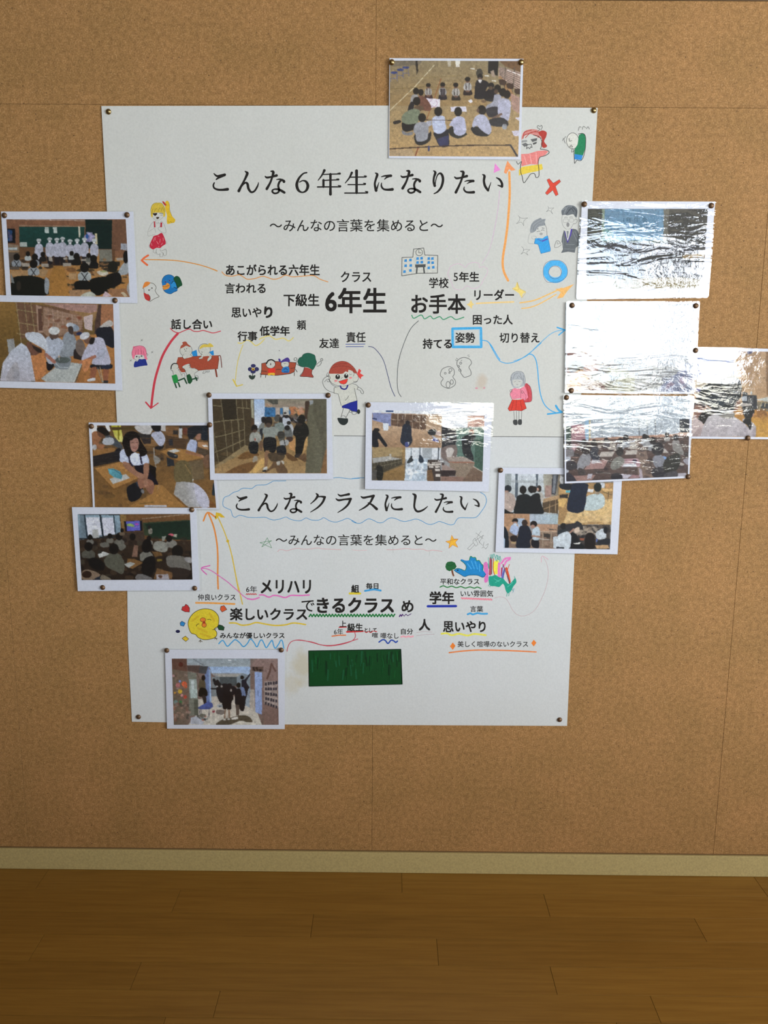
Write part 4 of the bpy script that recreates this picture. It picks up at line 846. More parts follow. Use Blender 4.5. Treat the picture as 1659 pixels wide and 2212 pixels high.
        co = at_np(s.P.reshape(-1, 2), y(s.P.reshape(-1, 2)[:, 1]) if callable(y) else y)
        me = bpy.data.meshes.new('picture'); n = s.W*s.H; me.vertices.add(n); me.vertices.foreach_set('co', co.ravel())
        i = np.arange(n).reshape(s.H, s.W); F = np.stack([i[:-1, :-1], i[1:, :-1], i[1:, 1:], i[:-1, 1:]], -1).reshape(-1, 4)
        me.loops.add(F.size); me.loops.foreach_set('vertex_index', F.ravel())
        me.polygons.add(len(F)); me.polygons.foreach_set('loop_start', np.arange(0, F.size, 4)); me.polygons.foreach_set('loop_total', np.full(len(F), 4))
        me.update(calc_edges=True)
        ca = me.color_attributes.new('Col', 'FLOAT_COLOR', 'POINT')
        ca.data.foreach_set('color', np.concatenate([A.reshape(-1, 3), np.ones((n, 1))], 1).ravel())
        return me
def rounded(quad, r=6.0):
    out = []; n = 4
    for i in range(4):
        p = Vector(quad[i]); a = Vector(quad[i-1]); b = Vector(quad[(i+1) % 4])
        da = (a-p).normalized()*r; db = (b-p).normalized()*r
        for t in (0, .25, .5, .75, 1): out.append(tuple(p+da*(1-t)**2+db*t**2))
    return out
FILM = {}
def photo_print(label, level, paper, film, pic, k=1.35, warp=1.0, seed=0, corner=5.0, tilt=0.0):
    y = -0.0045 - 0.0016*level
    pt, pb = paper[0][1], paper[2][1]; Y = lambda py, o=0.0: y-o-tilt*(py-pt)/(pb-pt)      # the foot of a loose print stands off the wall
    xb, zb_ = at((paper[2][0]+paper[3][0])/2, (paper[2][1]+paper[3][1])/2, y)
    t = thing('photo_print', label, 'photograph', 'laminated class photographs', (xb, y, zb_))
    obj('paper', sheet_mesh('paper', paper, Y, 0.0004), M_WHITE, t)
    obj('picture', pic.mesh(lambda py: Y(py, 0.00015), k), M_PHOTO, t)
    Q = rounded(film, corner); bm = bmesh.new()
    bm.faces.new([bm.verts.new((at(*p, Y(p[1], 0.0006))[0], Y(p[1], 0.0006), at(*p, Y(p[1], 0.0006))[1])) for p in Q][::1])
    bm.normal_update()
    for f_ in bm.faces:
        if f_.normal.y > 0: f_.normal_flip()
    me = bpy.data.meshes.new('laminating_film'); bm.to_mesh(me); bm.free()
    key = (warp, seed)
    if key not in FILM: FILM[key] = film_material('laminating_film', warp, seed)
    f = obj('laminating_film', me, FILM[key], t); f['label'] = 'clear glossy film with a narrow margin'
    child(t); return t

# --- children seated in a circle in the gymnasium
p = Pic([(842.4, 130.8), (1125.4, 132), (1119.3, 338.6), (841, 337)], (835, 120, 5.53), 1)
p.g('7c6e50', 'a98652', 0, 60, 0, 1180); p.g('857350', '8a6a3c', 0, 60, 0, 600, '40,60 1200,60 1200,600 40,600', 0.7)
p.blobs(['8d7a58', '9a8560', '7a6440'], 40, 350, 150, 1100, 320, 20, 70, .25, .5); p.blobs(['b8935a', 'a5824a', '957646'], 90, 40, 350, 1550, 1180, 15, 90, .22, .3)
for x in range(60, 1550, 62): p.l('7d5c2e', 4, [(x+40, 1190), (x*0.5+420, 560)], .25)
p.f('5a5248', '60,60 420,60 400,110 60,130', a=.6); p.f('c9c0b2', '820,60 880,60 870,140 830,140'); p.f('b0a898', '725,60 770,60 765,130 735,130', a=.7)
p.l('c8bd9a', 7, '40,655 330,380 570,115'); p.l('6f5a2c', 6, '40,400 480,372 760,385'); p.l('7c6838', 5, '270,270 900,240'); p.l('8a4a22', 9, '650,280 560,540 480,760')
p.f('27231f', '345,60 370,60 378,180 360,230 352,150')
for a_, b_ in ((90, 205), (165, 170), (230, 143)):
    p.e('303a6e', a_, b_, 42, 16); p.l('55587a', 5, [(a_-35, b_+20), (a_-40, b_+110)]); p.l('55587a', 5, [(a_+30, b_+20), (a_+38, b_+100)]); p.l('4a5082', 6, [(a_-30, b_+70), (a_+35, b_+66)])
p.f('6a4a2c', '1340,60 1600,60 1600,200 1420,130', a=1); p.f('1d1c1b', '1215,62 1340,62 1325,240 1210,210'); p.f('a98c7c', '1340,130 1600,200 1590,430 1340,250')
for i in range(8): p.l('3f352c', 6, [(1350, 140+i*17), (1600, 215+i*28)])
for x in (1420, 1530): p.l('54483c', 8, [(x, 140), (x-15, 370)])
for x in (1440, 1500, 1560): p.f('cdbdb4', [(x, 165+(x-1440)*.4), (x+50, 185+(x-1440)*.4), (x+45, 200+(x-1440)*.4), (x, 180+(x-1440)*.4)])
p.f('8f7a68', '1240,190 1280,170 1300,260 1260,250'); p.f('a06d3c', '1330,270 1420,290 1400,480 1560,560 1500,420 1360,240', a=.7)
for x, y_ in ((1385, 320), (1475, 365), (1570, 430)):
    p.b('3d2a20', [(x-38, y_-32), (x+35, y_-25), (x+38, y_+30), (x-30, y_+25)]); p.l('2e241e', 5, [(x-25, y_+30), (x-30, y_+100)]); p.l('2e241e', 5, [(x+28, y_+30), (x+22, y_+95)])
p.f('a07a70', '1480,450 1590,500 1590,700 1500,640', a=.8)
for x, y_ in ((1025, 155), (1095, 180), (1195, 240), (1280, 300)): p.f('b9b3a6', [(x-28, y_-8), (x+25, y_-4), (x+32, y_+10), (x-20, y_+8)])
p.e('3f3a30', 1110, 210, 40, 55)
# far side of the circle
def sitter(x, y_, k, top, skirt, skin='6a4a3a'):
    p.b(skirt, [(x-1.6*k, y_+4.8*k), (x-.9*k, y_+3.2*k), (x+.9*k, y_+3.2*k), (x+1.7*k, y_+4.8*k), (x+1.2*k, y_+5.4*k), (x-1.2*k, y_+5.4*k)])
    p.b(top, [(x-.4*k, y_+.9*k), (x+.4*k, y_+.9*k), (x+1.2*k, y_+1.5*k), (x+1.45*k, y_+3*k), (x+.7*k, y_+3.8*k), (x-.7*k, y_+3.8*k), (x-1.45*k, y_+3*k), (x-1.2*k, y_+1.5*k)])
    p.l(skirt, 8, [(x-.6*k, y_+1.2*k), (x-.5*k, y_+3.4*k)]); p.l(skirt, 8, [(x+.6*k, y_+1.2*k), (x+.5*k, y_+3.4*k)])
    p.e(skin, x, y_+.2*k, .78*k, .9*k); p.e('1c1815', x, y_-.25*k, .95*k, .8*k); p.e(skin, x, y_+4*k, .8*k, .35*k)
sitter(500, 360, 30, '8f8a84', '3a2020'); sitter(670, 355, 32, '8d8886', '1e1a22'); sitter(828, 358, 33, '9a948c', '241e18'); sitter(968, 290, 34, '9c9894', '261a1a')
p.f('2a2228', '640,395 700,395 705,520 650,520', a=.7); p.f('c9bdc8', '470,508 640,520 635,620 505,622'); p.l('8a5a78', 5, '510,560 540,530 590,530 610,570 580,610 530,605 510,570')
p.b('1b191e', '1075,300 1180,300 1230,350 1190,400 1175,510 1060,515 1050,470'); p.e('1a1716', 1118, 255, 32, 38); p.e('5a463c', 1115, 280, 24, 22); p.b('c5bfbb', '1095,290 1140,290 1125,325 1110,325')
p.b('17151a', '1215,400 1290,400 1310,540 1180,535 1170,470'); p.e('191614', 1250, 360, 36, 38); p.e('54402f', 1245, 390, 24, 24)
p.f('c2bcc4', '975,540 1010,520 1032,550 1000,570'); p.e('6c5038', 1160, 548, 30, 16)
p.b('8d8c98', '1290,470 1370,480 1330,620 1200,645 1195,600 1270,550'); p.e('15120f', 1325, 395, 42, 48); p.e('4a3628', 1310, 430, 26, 28)
p.b('9896a6', '1340,520 1460,525 1485,620 1450,780 1380,760 1340,650'); p.e('15110f', 1390, 440, 44, 50); p.e('1a1512', 1440, 465, 42, 50); p.b('2c2a30', '1190,640 1320,610 1345,690 1230,740')
p.b('9d9cae', '1345,560 1470,545 1483,640 1450,785 1370,740 1330,690'); p.l('6a5040', 26, '1370,700 1270,750'); p.b('2a2a2e', '1240,760 1370,740 1450,790 1430,850 1260,840 1220,800'); p.e('84868a', 1410, 850, 30, 35)
# left group
p.b('8a8684', '300,480 370,470 380,560 290,590'); p.e('16120f', 352, 425, 36, 40); p.b('6a4030', '370,500 450,490 530,600 520,660 420,640'); p.e('1b1512', 410, 440, 32, 40); p.b('1c1a20', '285,560 330,570 310,660 250,670'); p.e('17130f', 360, 545, 44, 52)
p.e('5a4430', 385, 630, 60, 34); p.b('6b735a', '200,700 300,640 390,650 400,720 350,820 240,825 180,780'); p.b('131214', '185,800 250,825 360,815 330,880 240,910 190,880'); p.b('6f6e70', '185,890 240,920 310,910 300,950 200,945'); p.b('26221f', '80,790 150,770 175,790 150,810 90,820')
# near side, backs
p.b('1f2024', '1010,860 1120,850 1250,900 1200,965 1080,955 1030,920'); p.b('9c9cae', '1060,730 1130,700 1190,730 1230,800 1255,880 1220,945 1130,890 1080,840 1035,860 1025,820'); p.e('1a1512', 1140, 650, 50, 58, -20); p.e('5a4236', 1092, 655, 16, 24)
p.b('22231f', '770,850 800,850 950,920 940,960 850,990 760,950 740,880'); p.b('9e9eb4', '790,760 850,725 920,740 942,800 950,910 880,960 810,930 795,850 750,840 770,790'); p.e('15130f', 855, 668, 46, 58)
p.b('1b1d26', '560,920 640,930 730,880 745,960 740,1080 640,1085 590,1000'); p.f('2c2f5e', '600,1000 740,950 740,1085 640,1085', a=.8); p.b('a3a9c0', '560,735 620,715 690,730 700,800 712,880 640,935 570,915 550,850 540,780'); p.e('15120f', 618, 668, 48, 56)
p.b('19191c', '340,940 500,930 530,900 520,1010 430,1070 350,1050'); p.b('84848a', '345,820 420,790 490,810 500,880 490,990 430,1025 360,1020 345,940 320,900'); p.e('16120f', 425, 742, 46, 54); p.f('9898a4', '470,790 535,775 540,830 500,850')
p.f('c0bac8', '765,612 950,610 958,668 770,668'); p.e('15130f', 855, 668, 46, 54)
p.l('33231f', 13, '35,1115 600,1085 1000,1072 1480,1070'); p.l('2b2a33', 20, '1480,1070 1560,1200'); p.l('3a2a20', 7, '470,768 780,775'); p.l('7a3a22', 16, '375,1110 345,1195'); p.l('2f3566', 18, '505,1085 505,1135'); p.f('b0a9b6', '1495,900 1585,895 1580,965 1520,960'); p.f('b8b0bc', '1535,745 1590,735 1590,785'); p.f('9a8468', '35,1130 300,1115 340,1200 35,1200', a=.6)
photo_print('laminated photograph of children sitting in a circle on a gym floor', 0, [(841.5, 125.5), (1130.5, 127), (1124.5, 345), (839.5, 341.5)], [(838.8, 123), (1133, 124.8), (1126.8, 349), (837, 344)], p, 1.4, 1.0, 1.0, 4)

# --- lunch servers in white before the blackboard
p = Pic([(13.5, 473.7), (271.5, 473.7), (280.3, 641.8), (24.3, 637.6)], (0, 460, 5.72), 2)
p.g('7d5238', '6e452c', 0, 70, 0, 450); p.g('9a6a34', 'a87032', 0, 650, 0, 1000, '100,450 1600,450 1600,1040 100,1040'); p.l('a8a096', 6, '150,78 1060,95'); p.f('8a6a50', '235,150 1050,160 1050,172 235,165')
p.g('163f38', '11352f', 0, 160, 0, 420, '235,168 1045,172 1045,430 245,425'); p.f('0c211d', '1055,80 1385,85 1380,445 1060,440'); p.f('6a4630', '1385,85 1560,85 1575,470 1380,470')
p.f('101418', '85,190 185,195 192,375 95,372'); p.f('1d3d66', '95,205 150,215 155,345 100,350'); p.blobs(['2d5a8a', '6a4a5a'], 8, 100, 220, 150, 340, 8, 20, .5)
p.f('a9b3ab', '553,175 603,178 603,248 555,247'); p.f('a9b3ab', '655,178 705,180 710,250 660,248'); p.l('4c5a54', 5, '565,195 595,195'); p.l('4c5a54', 5, '665,205 700,205'); p.f('b0aa96', '968,168 990,170 993,300 972,300')
p.blobs(['6a6a9a', '8a7aa0', '9a94b4'], 22, 1065, 250, 1165, 340, 12, 28, .8); p.e('1d4a8a', 1075, 290, 18, 30); p.f('b3a680', '1172,252 1202,252 1205,390 1175,385'); p.f('98a098', '245,362 330,360 335,415 245,418')
p.f('5f4026', '235,430 1050,430 1050,640 235,640'); p.f('7a6650', '100,380 235,400 235,480 100,475'); p.f('9aa4a4', '105,425 212,425 212,455 108,455'); p.f('57493c', '100,480 235,485 240,700 100,700'); p.f('6d6a5c', '1225,450 1415,452 1410,600 1230,600'); p.f('2a241c', '1225,600 1480,600 1480,660 1225,670'); p.f('8a8c94', '1495,375 1565,378 1570,465 1490,450'); p.f('7a5034', '1415,470 1575,470 1580,560 1420,550'); p.f('5a3a22', '1380,440 1420,450 1420,600 1390,600')
p.blobs(['141614', '1c2018', '6a4424', '8a5f36', '33281e'], 90, 110, 560, 1580, 1000, 18, 60, .75, .5)
p.g('936428', 'a06c2c', 0, 650, 0, 1030, '670,655 790,660 830,860 855,1030 575,1020 610,800')
p.f('3a281e', '590,520 790,520 790,650 650,650')
for x, y_ in ((480, 350), (613, 335), (703, 340), (773, 330), (865, 358), (953, 350), (1043, 338), (1163, 350)):
    p.f('1e1a1c', [(x-35, 530), (x+38, 530), (x+30, 640), (x-25, 640)]); p.b('9c9ca8', [(x-18, y_+32), (x+20, y_+32), (x+48, y_+60), (x+54, y_+130), (x+40, 535+(8 if x == 480 else 0)), (x-36, 535), (x-52, y_+130), (x-44, y_+60)])
    p.l('7c7c8c', 5, [(x-34, y_+80), (x-12, y_+140)]); p.l('7c7c8c', 5, [(x+36, y_+80), (x+12, y_+140)]); p.e('4e4440', x, y_+5, 21, 28); p.e('c4c4c6', x, y_+16, 16, 13); p.e('a5a9a8', x, y_-12, 30, 22); p.l('5d5f60', 4, [(x-25, y_-2), (x+25, y_-2)])
p.b('a2a2b0', '445,480 530,480 505,560 470,570')
def backkid(x, y_, k, body='84888a', straps=True):
    p.kid(x, y_, k, body, '14120f', None, 1.0, 1.9)
    if straps: p.l('1c1c1e', max(6, k*.18), [(x-.7*k, y_+1.2*k), (x+.5*k, y_+3*k)]); p.l('1c1c1e', max(6, k*.18), [(x+.7*k, y_+1.2*k), (x-.5*k, y_+3*k)])
for a_ in ((345, 505, 28, '9aa09e', False), (530, 512, 30, '1e1c1a', False), (885, 500, 27, '8f9290', False), (1095, 525, 28, '5a5a52', False), (945, 535, 38, '171614', False), (1155, 565, 42, '141312', False), (205, 545, 40, '7d8286', True), (430, 545, 38, '7d8286', False)): backkid(*a_)
for q in ('270,615 370,620 365,665 275,662', '510,625 600,625 600,665 510,665', '775,620 880,620 880,660 780,660', '780,555 830,548 835,575 785,578', '1000,570 1060,565 1065,590 1005,595', '1060,610 1120,608 1100,650 1065,645', '600,545 640,540 655,600 605,595', '1430,560 1520,552 1530,580 1450,590'): p.f('908678', q)
p.f('9a7448', '130,715 350,705 350,775 145,785'); p.f('93724a', '480,690 600,700 560,790 490,785'); backkid(415, 630, 48, '868c8e', True)
p.f('a07c50', '850,745 950,740 940,820 850,820'); p.f('956c3e', '1135,715 1380,730 1540,810 1300,800 1180,790'); p.b('b0a896', '1200,725 1290,710 1340,740 1310,770 1240,770'); p.e('8a8a5a', 1280, 722, 45, 12)
backkid(1045, 675, 55, '909694', True); p.b('8d9294', '1450,760 1510,640 1585,600 1590,740 1500,770'); p.e('121110', 1555, 545, 34, 78); p.e('1a1a12', 1395, 665, 62, 70); p.b('121211', '1340,760 1470,740 1500,860 1360,930 1300,820')
p.b('141611', '160,800 300,775 440,785 560,830 590,920 570,1020 160,1020 135,900'); p.e('3a2e24', 230, 900, 30, 60, a=.6); p.b('11120f', '930,850 1090,840 1110,940 940,945'); p.b('0f110d', '1110,830 1250,790 1400,800 1370,920 1270,1000 1200,1020 1120,960')
p.f('97704a', '855,950 1110,950 1150,1030 860,1025'); p.f('8b5f3c', '1320,945 1560,930 1600,1040 1400,1035'); p.b('a4a494', '1000,1030 1060,985 1130,975 1180,1030'); p.f('b39aa0', '1300,965 1390,1030 1265,1030'); p.f('b0a080', '1490,985 1530,975 1580,1030 1540,1036'); p.b('8a8682', '1565,930 1600,860 1604,1030'); p.b('82888c', '560,800 610,850 590,1000 550,960'); p.f('6a6e6c', '130,740 160,800 180,870 140,860')
photo_print('laminated photograph of lunch servers in white lined up before a green blackboard', 0, [(2.2, 456.8), (288, 457), (297, 655), (14, 651)], [(-2, 455), (292, 455), (301, 656), (10, 653)], p, 1.35, 1.0, 2.0)

# --- children in white caps serving lunch in the corridor
p = Pic([(-13, 651.5), (244.3, 657), (249, 828.8), (-8, 823)], (0, 420, 5.027), 3)
p.g('7a5a2c', '4a3c1c', 0, 1170, 0, 2020); p.g('86622c', '6a4e22', 0, 1170, 160, 1600, '-80,1150 165,1172 220,1600 180,1560 0,1900 -80,1900')
p.f('6a4a34', '165,1172 750,1240 900,1330 900,1560 230,1560'); p.f('b0845c', '750,1230 1060,1200 1070,1300 1000,1400 760,1300', a=.4); p.f('9a7468', '450,1180 1060,1195 1050,1270 980,1290 760,1260'); p.f('4a342c', '1070,1195 1110,1200 1090,1440 1020,1600 1030,1400')
p.f('9a6440', '1100,1195 1230,1200 1240,1480 1090,1450'); p.f('8a6a52', '470,1220 750,1290 900,1340 880,1480 530,1560 470,1500')
for x in (175, 265, 335): p.l('8d7a50', 8, [(x, 1175), (x+55, 1600)])
for y_ in (1250, 1390, 1510): p.l('8d7a50', 8, [(185, y_), (460, y_+45)])
p.f('9a7a64', '390,1200 450,1215 470,1500 410,1500'); p.f('4a2c20', '410,1240 450,1240 465,1480 420,1480', a=.8)
for i in range(7): p.l('a8897a', 6, [(520+i*52, 1225+i*16), (530+i*52, 1500-i*18)], .8)
for i in range(6): p.l('a8897a', 5, [(480, 1250+i*45), (900, 1330+i*26)], .6)
p.blobs(['7a3418', '8a4a28', '5a3020'], 16, 520, 1300, 880, 1480, 10, 26, .5); p.f('b09c98', '905,1330 1010,1300 1000,1480 920,1460'); p.g('a46c34', '9a6230', 0, 1550, 0, 2040, '340,1580 1250,1500 1252,2056 380,2040')
p.f('8a8a88', '75,1575 150,1565 165,1660 95,1740'); p.b('1a1c26', '1050,1460 1190,1430 1240,1520 1240,1660 1160,1640 1060,1560'); p.b('a8a29c', '1080,1440 1170,1370 1220,1380 1215,1430 1130,1440')
p.b('80868c', '700,1520 780,1500 830,1600 810,1740 720,1760 640,1740'); p.e('7e8894', 800, 1445, 64, 40, 20); p.e('a4a8ae', 760, 1420, 42, 28); p.b('3e302a', '740,1440 790,1440 790,1520 750,1500'); p.e('20284a', 862, 1512, 34, 18)
p.b('16161a', '490,1820 590,1840 560,1900 520,1910'); p.b('9aa0ac', '500,1560 570,1545 660,1570 690,1640 640,1740 600,1830 520,1830 490,1700'); p.e('5a4438', 585, 1535, 50, 36); p.e('b8bab8', 588, 1480, 60, 44); p.f('22222c', '530,1520 550,1560 590,1575 560,1580')
p.f('2a2220', '800,1690 870,1640 920,1720 880,1800 800,1780'); p.b('6a5a50', '840,1580 900,1590 930,1700 880,1760 820,1680')
p.b('1c1c20', '980,1850 1200,1840 1210,1890 1100,1900 1000,1890'); p.b('a4a2b2', '950,1640 1020,1560 1110,1560 1150,1640 1200,1800 1180,1850 1080,1850 1000,1840 1000,1780 890,1800 900,1740'); p.e('6a4a3a', 960, 1580, 50, 44); p.e('b4b4b8', 920, 1535, 56, 38, -25); p.b('201a18', '985,1560 1030,1560 1010,1625 970,1620')
p.l('9a5f48', 34, '1030,1760 880,1830'); p.b('9a9cac', '1060,1700 1140,1680 1130,1780 1070,1790'); p.b('8a5034', '1120,1900 1180,1890 1170,2020 1130,2020'); p.b('8a5034', '990,1890 1050,1880 1030,1990 980,2000'); p.b('b9b9bb', '950,2010 1030,1990 1030,2020 960,2030'); p.b('2a2a2c', '1120,2025 1170,2020 1170,2048 1120,2048')
p.l('7a7a72', 7, '1060,1880 1110,2040'); p.l('a49a82', 6, '1085,1870 1120,2040'); p.b('22283a', '1110,1860 1200,1850 1190,1895 1110,1890')
p.b('b2703c', '345,1700 470,1690 490,1750 500,1930 400,2010 350,1850'); p.b('b57242', '900,1800 990,1790 970,1880 920,1930 890,1870')
p.f('9ea19c', '445,2000 620,1860 780,1825 890,1840 810,2040 500,2035'); p.l('4a443a', 9, '890,1850 820,2040'); p.l('b5b8b0', 5, '880,1860 800,2040'); p.b('70777c', '590,1800 680,1760 770,1770 750,1880 700,1900 600,1880'); p.e('4c5450', 680, 1800, 80, 34); p.l('a0a8aa', 8, '600,1830 650,1880 740,1880'); p.l('c0c4c4', 6, '640,1740 640,1800')
p.l('9a6250', 36, '500,1740 590,1820'); p.b('aeb2ba', '275,1510 350,1495 440,1510 500,1580 520,1680 500,1700 440,1660 350,1610 290,1570'); p.b('6a4434', '300,1600 380,1640 460,1690 400,1740 330,1740 290,1660'); p.b('2a201c', '350,1640 440,1680 450,1720 390,1700')
p.g('aab0bc', 'a4a0a8', 0, 1600, 0, 2020, '30,1830 120,1700 230,1610 290,1650 330,1730 360,1900 385,2030 0,2025'); p.b('8a8280', '130,1860 190,1830 200,1990 60,2010', a=.5); p.b('84848c', '160,1900 210,1930 200,2020 150,2000', a=.5)
photo_print('laminated photograph of children in white caps and coats serving lunch in a corridor', 1, [(-22, 637), (256.5, 645), (264.5, 843.7), (-18, 837)], [(-26, 636), (261, 642), (268, 846), (-22, 839)], p, 1.35, 1.0, 3.0)

# --- girl at her desk smiling at the camera
p = Pic([(197.5, 919), (452, 919), (467, 1097), (205, 1096.3)], (190, 905, 5.72), 4)
p.g('5a4024', '7a5426', 0, 80, 0, 1090); p.blobs(['7c5628', '4a3420', '8a6230', '5a4222'], 60, 80, 560, 1560, 1080, 25, 90, .4, .5); p.blobs(['2c2420', '453526', '6a5a50'], 40, 60, 90, 1480, 500, 20, 70, .5, .6)
p.f('c7c2bc', '50,80 110,80 120,150 60,180 20,170'); p.f('c5c2bd', '210,80 260,80 280,150 250,160'); p.g('a8a020', 'c8c070', 290, 100, 430, 290, '285,80 405,80 440,290 380,280 330,220'); p.f('7a7010', '360,80 385,80 390,260 370,250'); p.f('4a3a1a', '285,100 600,95 620,130 300,140')
p.b('a6a29e', '590,85 800,85 790,150 760,190 680,185 600,140'); p.b('a19c98', '900,85 970,85 985,150 900,140'); p.f('6f4c2c', '960,90 1130,95 1130,200 960,190'); p.f('2a2624', '1050,140 1110,140 1115,210 1050,200'); p.blobs(['5a2a1c', '6b3a28'], 8, 1170, 110, 1230, 180, 15, 30, .7)
p.f('2b2725', '620,180 790,195 770,240 640,230'); p.f('6e4a26', '960,180 1260,210 1230,250 1010,245'); p.f('4a3420', '960,200 1220,250 1210,380 960,360'); p.box('26262a', 1000, 250, 1050, 330); p.f('a8a8a8', '1125,110 1165,115 1162,240 1122,240'); p.e('2a2a2c', 1142, 105, 16, 12)
p.f('7c5830', '640,240 780,250 890,300 830,335 690,335'); p.f('2c2422', '650,235 780,245 775,305 690,310'); p.b('1d1c1e', '840,340 940,330 900,380 830,370'); p.b('9a9cac', '800,170 850,155 910,160 955,240 930,320 880,330 800,230 780,200'); p.b('141315', '785,82 895,82 890,150 850,158 800,130')
p.f('8a5e2e', '60,370 320,355 360,395 60,460'); p.f('241f1e', '60,460 350,400 400,520 70,590'); p.b('8e5a38', '50,180 110,150 190,200 130,300 210,320 170,380 100,350 60,300'); p.e('9a9898', 80, 350, 30, 34); p.b('3d4248', '220,200 300,220 420,320 410,380 300,320 220,320'); p.b('989ba0', '200,240 290,230 325,270 310,310 240,325 180,300'); p.b('17130f', '115,110 180,95 250,150 270,190 230,210 200,200 150,170 110,140'); p.b('5c3a28', '110,150 190,190 200,230 140,220')
p.b('1b1a1e', '330,400 400,360 410,520 360,500'); p.l('8f8a80', 9, '815,360 820,470 840,600'); p.b('7a766e', '810,450 890,490 880,540 830,550')
# desk at right, boy
p.f('1a2028', '1310,85 1480,85 1485,270 1400,260 1390,180'); p.b('1b1d22', '1235,120 1310,85 1400,100 1410,170 1340,200 1290,250 1240,230'); p.b('8b5f4a', '1350,190 1395,180 1390,240 1360,265 1330,235'); p.g('a0a8c0', '8e96b0', 1220, 250, 1350, 410, '1270,250 1340,265 1350,340 1335,415 1210,395 1230,310'); p.l('2a3a6a', 6, '1350,280 1335,410')
p.f('9c7046', '1355,280 1480,290 1485,380 1360,345'); p.f('bdbbb8', '1410,325 1465,318 1485,345 1430,345'); p.f('4c3c2c', '1350,350 1485,385 1480,480 1430,460 1350,400')
p.f('93662f', '890,405 1010,360 1200,375 1340,420 1420,480 1200,530 1120,520'); p.f('6a4824', '890,410 1120,525 1200,535 1200,550 1110,545 890,425'); p.f('a8aaa6', '985,395 1080,370 1140,395 1060,420'); p.b('26282a', '985,405 1060,425 1110,450 1100,485 1040,480 985,445'); p.e('6a7070', 1080, 455, 18, 8); p.f('25282c', '970,470 1060,510 1070,580 980,585'); p.l('8c5c3c', 34, '1220,410 1400,455'); p.e('9a6a4a', 1412, 468, 20, 18); p.b('6a4a34', '1420,500 1490,440 1500,590 1450,600')
# front girl
p.f('15100e', '760,560 840,600 840,740 870,800 800,810 740,740'); p.b('16171a', '500,830 620,780 680,850 640,980 520,1020 480,900'); p.b('2a3a52', '590,780 640,800 620,840', a=.7)
p.b('15111a', '570,570 700,560 760,640 870,800 800,810 740,740 640,700'); p.f('9c6c34', '85,610 400,530 520,570 640,700 600,740 320,860'); p.f('70491f', '85,610 300,850 325,862 610,745 600,765 320,880 290,865')
p.f('a0a09c', '265,740 470,680 520,730 310,805'); p.g('4f93a0', '3f7a88', 250, 610, 420, 740, '245,615 310,610 400,650 425,700 415,745 320,720 265,680'); p.l('2e5a66', 7, '250,615 330,630 415,690')
p.b('a8aec4', '400,400 460,370 560,410 640,430 720,430 760,540 690,560 650,570 560,575 500,540 400,530 395,450'); p.l('221c30', 20, '505,460 515,530 550,580'); p.l('221c30', 20, '645,450 665,550'); p.b('b8bdd0', '530,420 600,420 640,480 640,560 570,570 530,520')
p.b('8d6048', '430,530 500,545 600,640 700,690 690,740 640,740 580,700 460,610'); p.b('8d6048', '690,560 750,555 750,680 720,760 690,690'); p.b('845640', '620,740 790,760 830,900 780,940 700,850 640,860'); p.e('94674e', 640, 700, 50, 34, 25); p.e('94674e', 715, 790, 28, 48); p.b('6a6a6c', '660,870 690,880 690,920 660,910')
p.b('15100e', '440,220 480,170 550,150 620,180 650,260 690,330 730,400 710,450 650,460 620,400 500,450 470,440 440,350 425,290'); p.b('94695a', '520,270 560,235 610,240 630,300 615,370 570,410 530,370'); p.l('3a2420', 5, '540,295 560,292'); p.l('3a2420', 5, '595,290 615,290'); p.l('7a3430', 7, '560,360 580,368 600,355'); p.e('a5786a', 580, 325, 10, 16, a=.6); p.b('1a1412', '450,360 520,400 530,450 480,460'); p.b('15100e', '520,240 560,200 600,230 570,240 535,265')
# near right
p.f('93662f', '490,1090 800,920 830,810 920,820 1060,960 1210,1090'); p.f('6f4a22', '1060,960 1210,1090 1240,1090 1090,950'); p.l('6a4f20', 10, '640,1050 800,1030'); p.f('9c9ca4', '700,1065 970,1065 975,1090 690,1090'); p.f('a08a7a', '860,815 900,820 850,900', a=.2)
p.b('5e5030', '1090,540 1180,510 1260,560 1290,700 1290,780 1180,790 1080,770 1060,650'); p.f('5a5240', '1240,530 1420,500 1440,740 1290,760 1280,640', a=.6)
for i in range(12): p.l('857648', 4, [(1090+i*18, 560+i*2), (1085+i*19, 770)], .4)
p.l('8a6a3a', 9, '1200,560 1270,680'); p.g('8c8984', 'b3b3c0', 1200, 900, 1420, 850, '1090,780 1190,775 1320,790 1440,890 1490,980 1500,1090 1240,1090 1150,1010 1060,930'); p.b('a8a6b4', '1320,800 1440,890 1500,1010 1490,1090 1400,1090 1330,950'); p.f('70451f', '1500,990 1575,1060 1575,1090 1500,1090'); p.l('c2c2c0', 8, '1298,745 1296,770'); p.f('1d2a33', '1545,800 1565,780 1570,950 1530,940')
photo_print('laminated photograph of a smiling long-haired girl turned round at her desk', 0, [(191.5, 912.7), (457, 913), (473, 1100), (201, 1100)], [(190, 911), (462, 912), (478, 1103), (199, 1102)], p, 1.42, 1.0, 4.0)

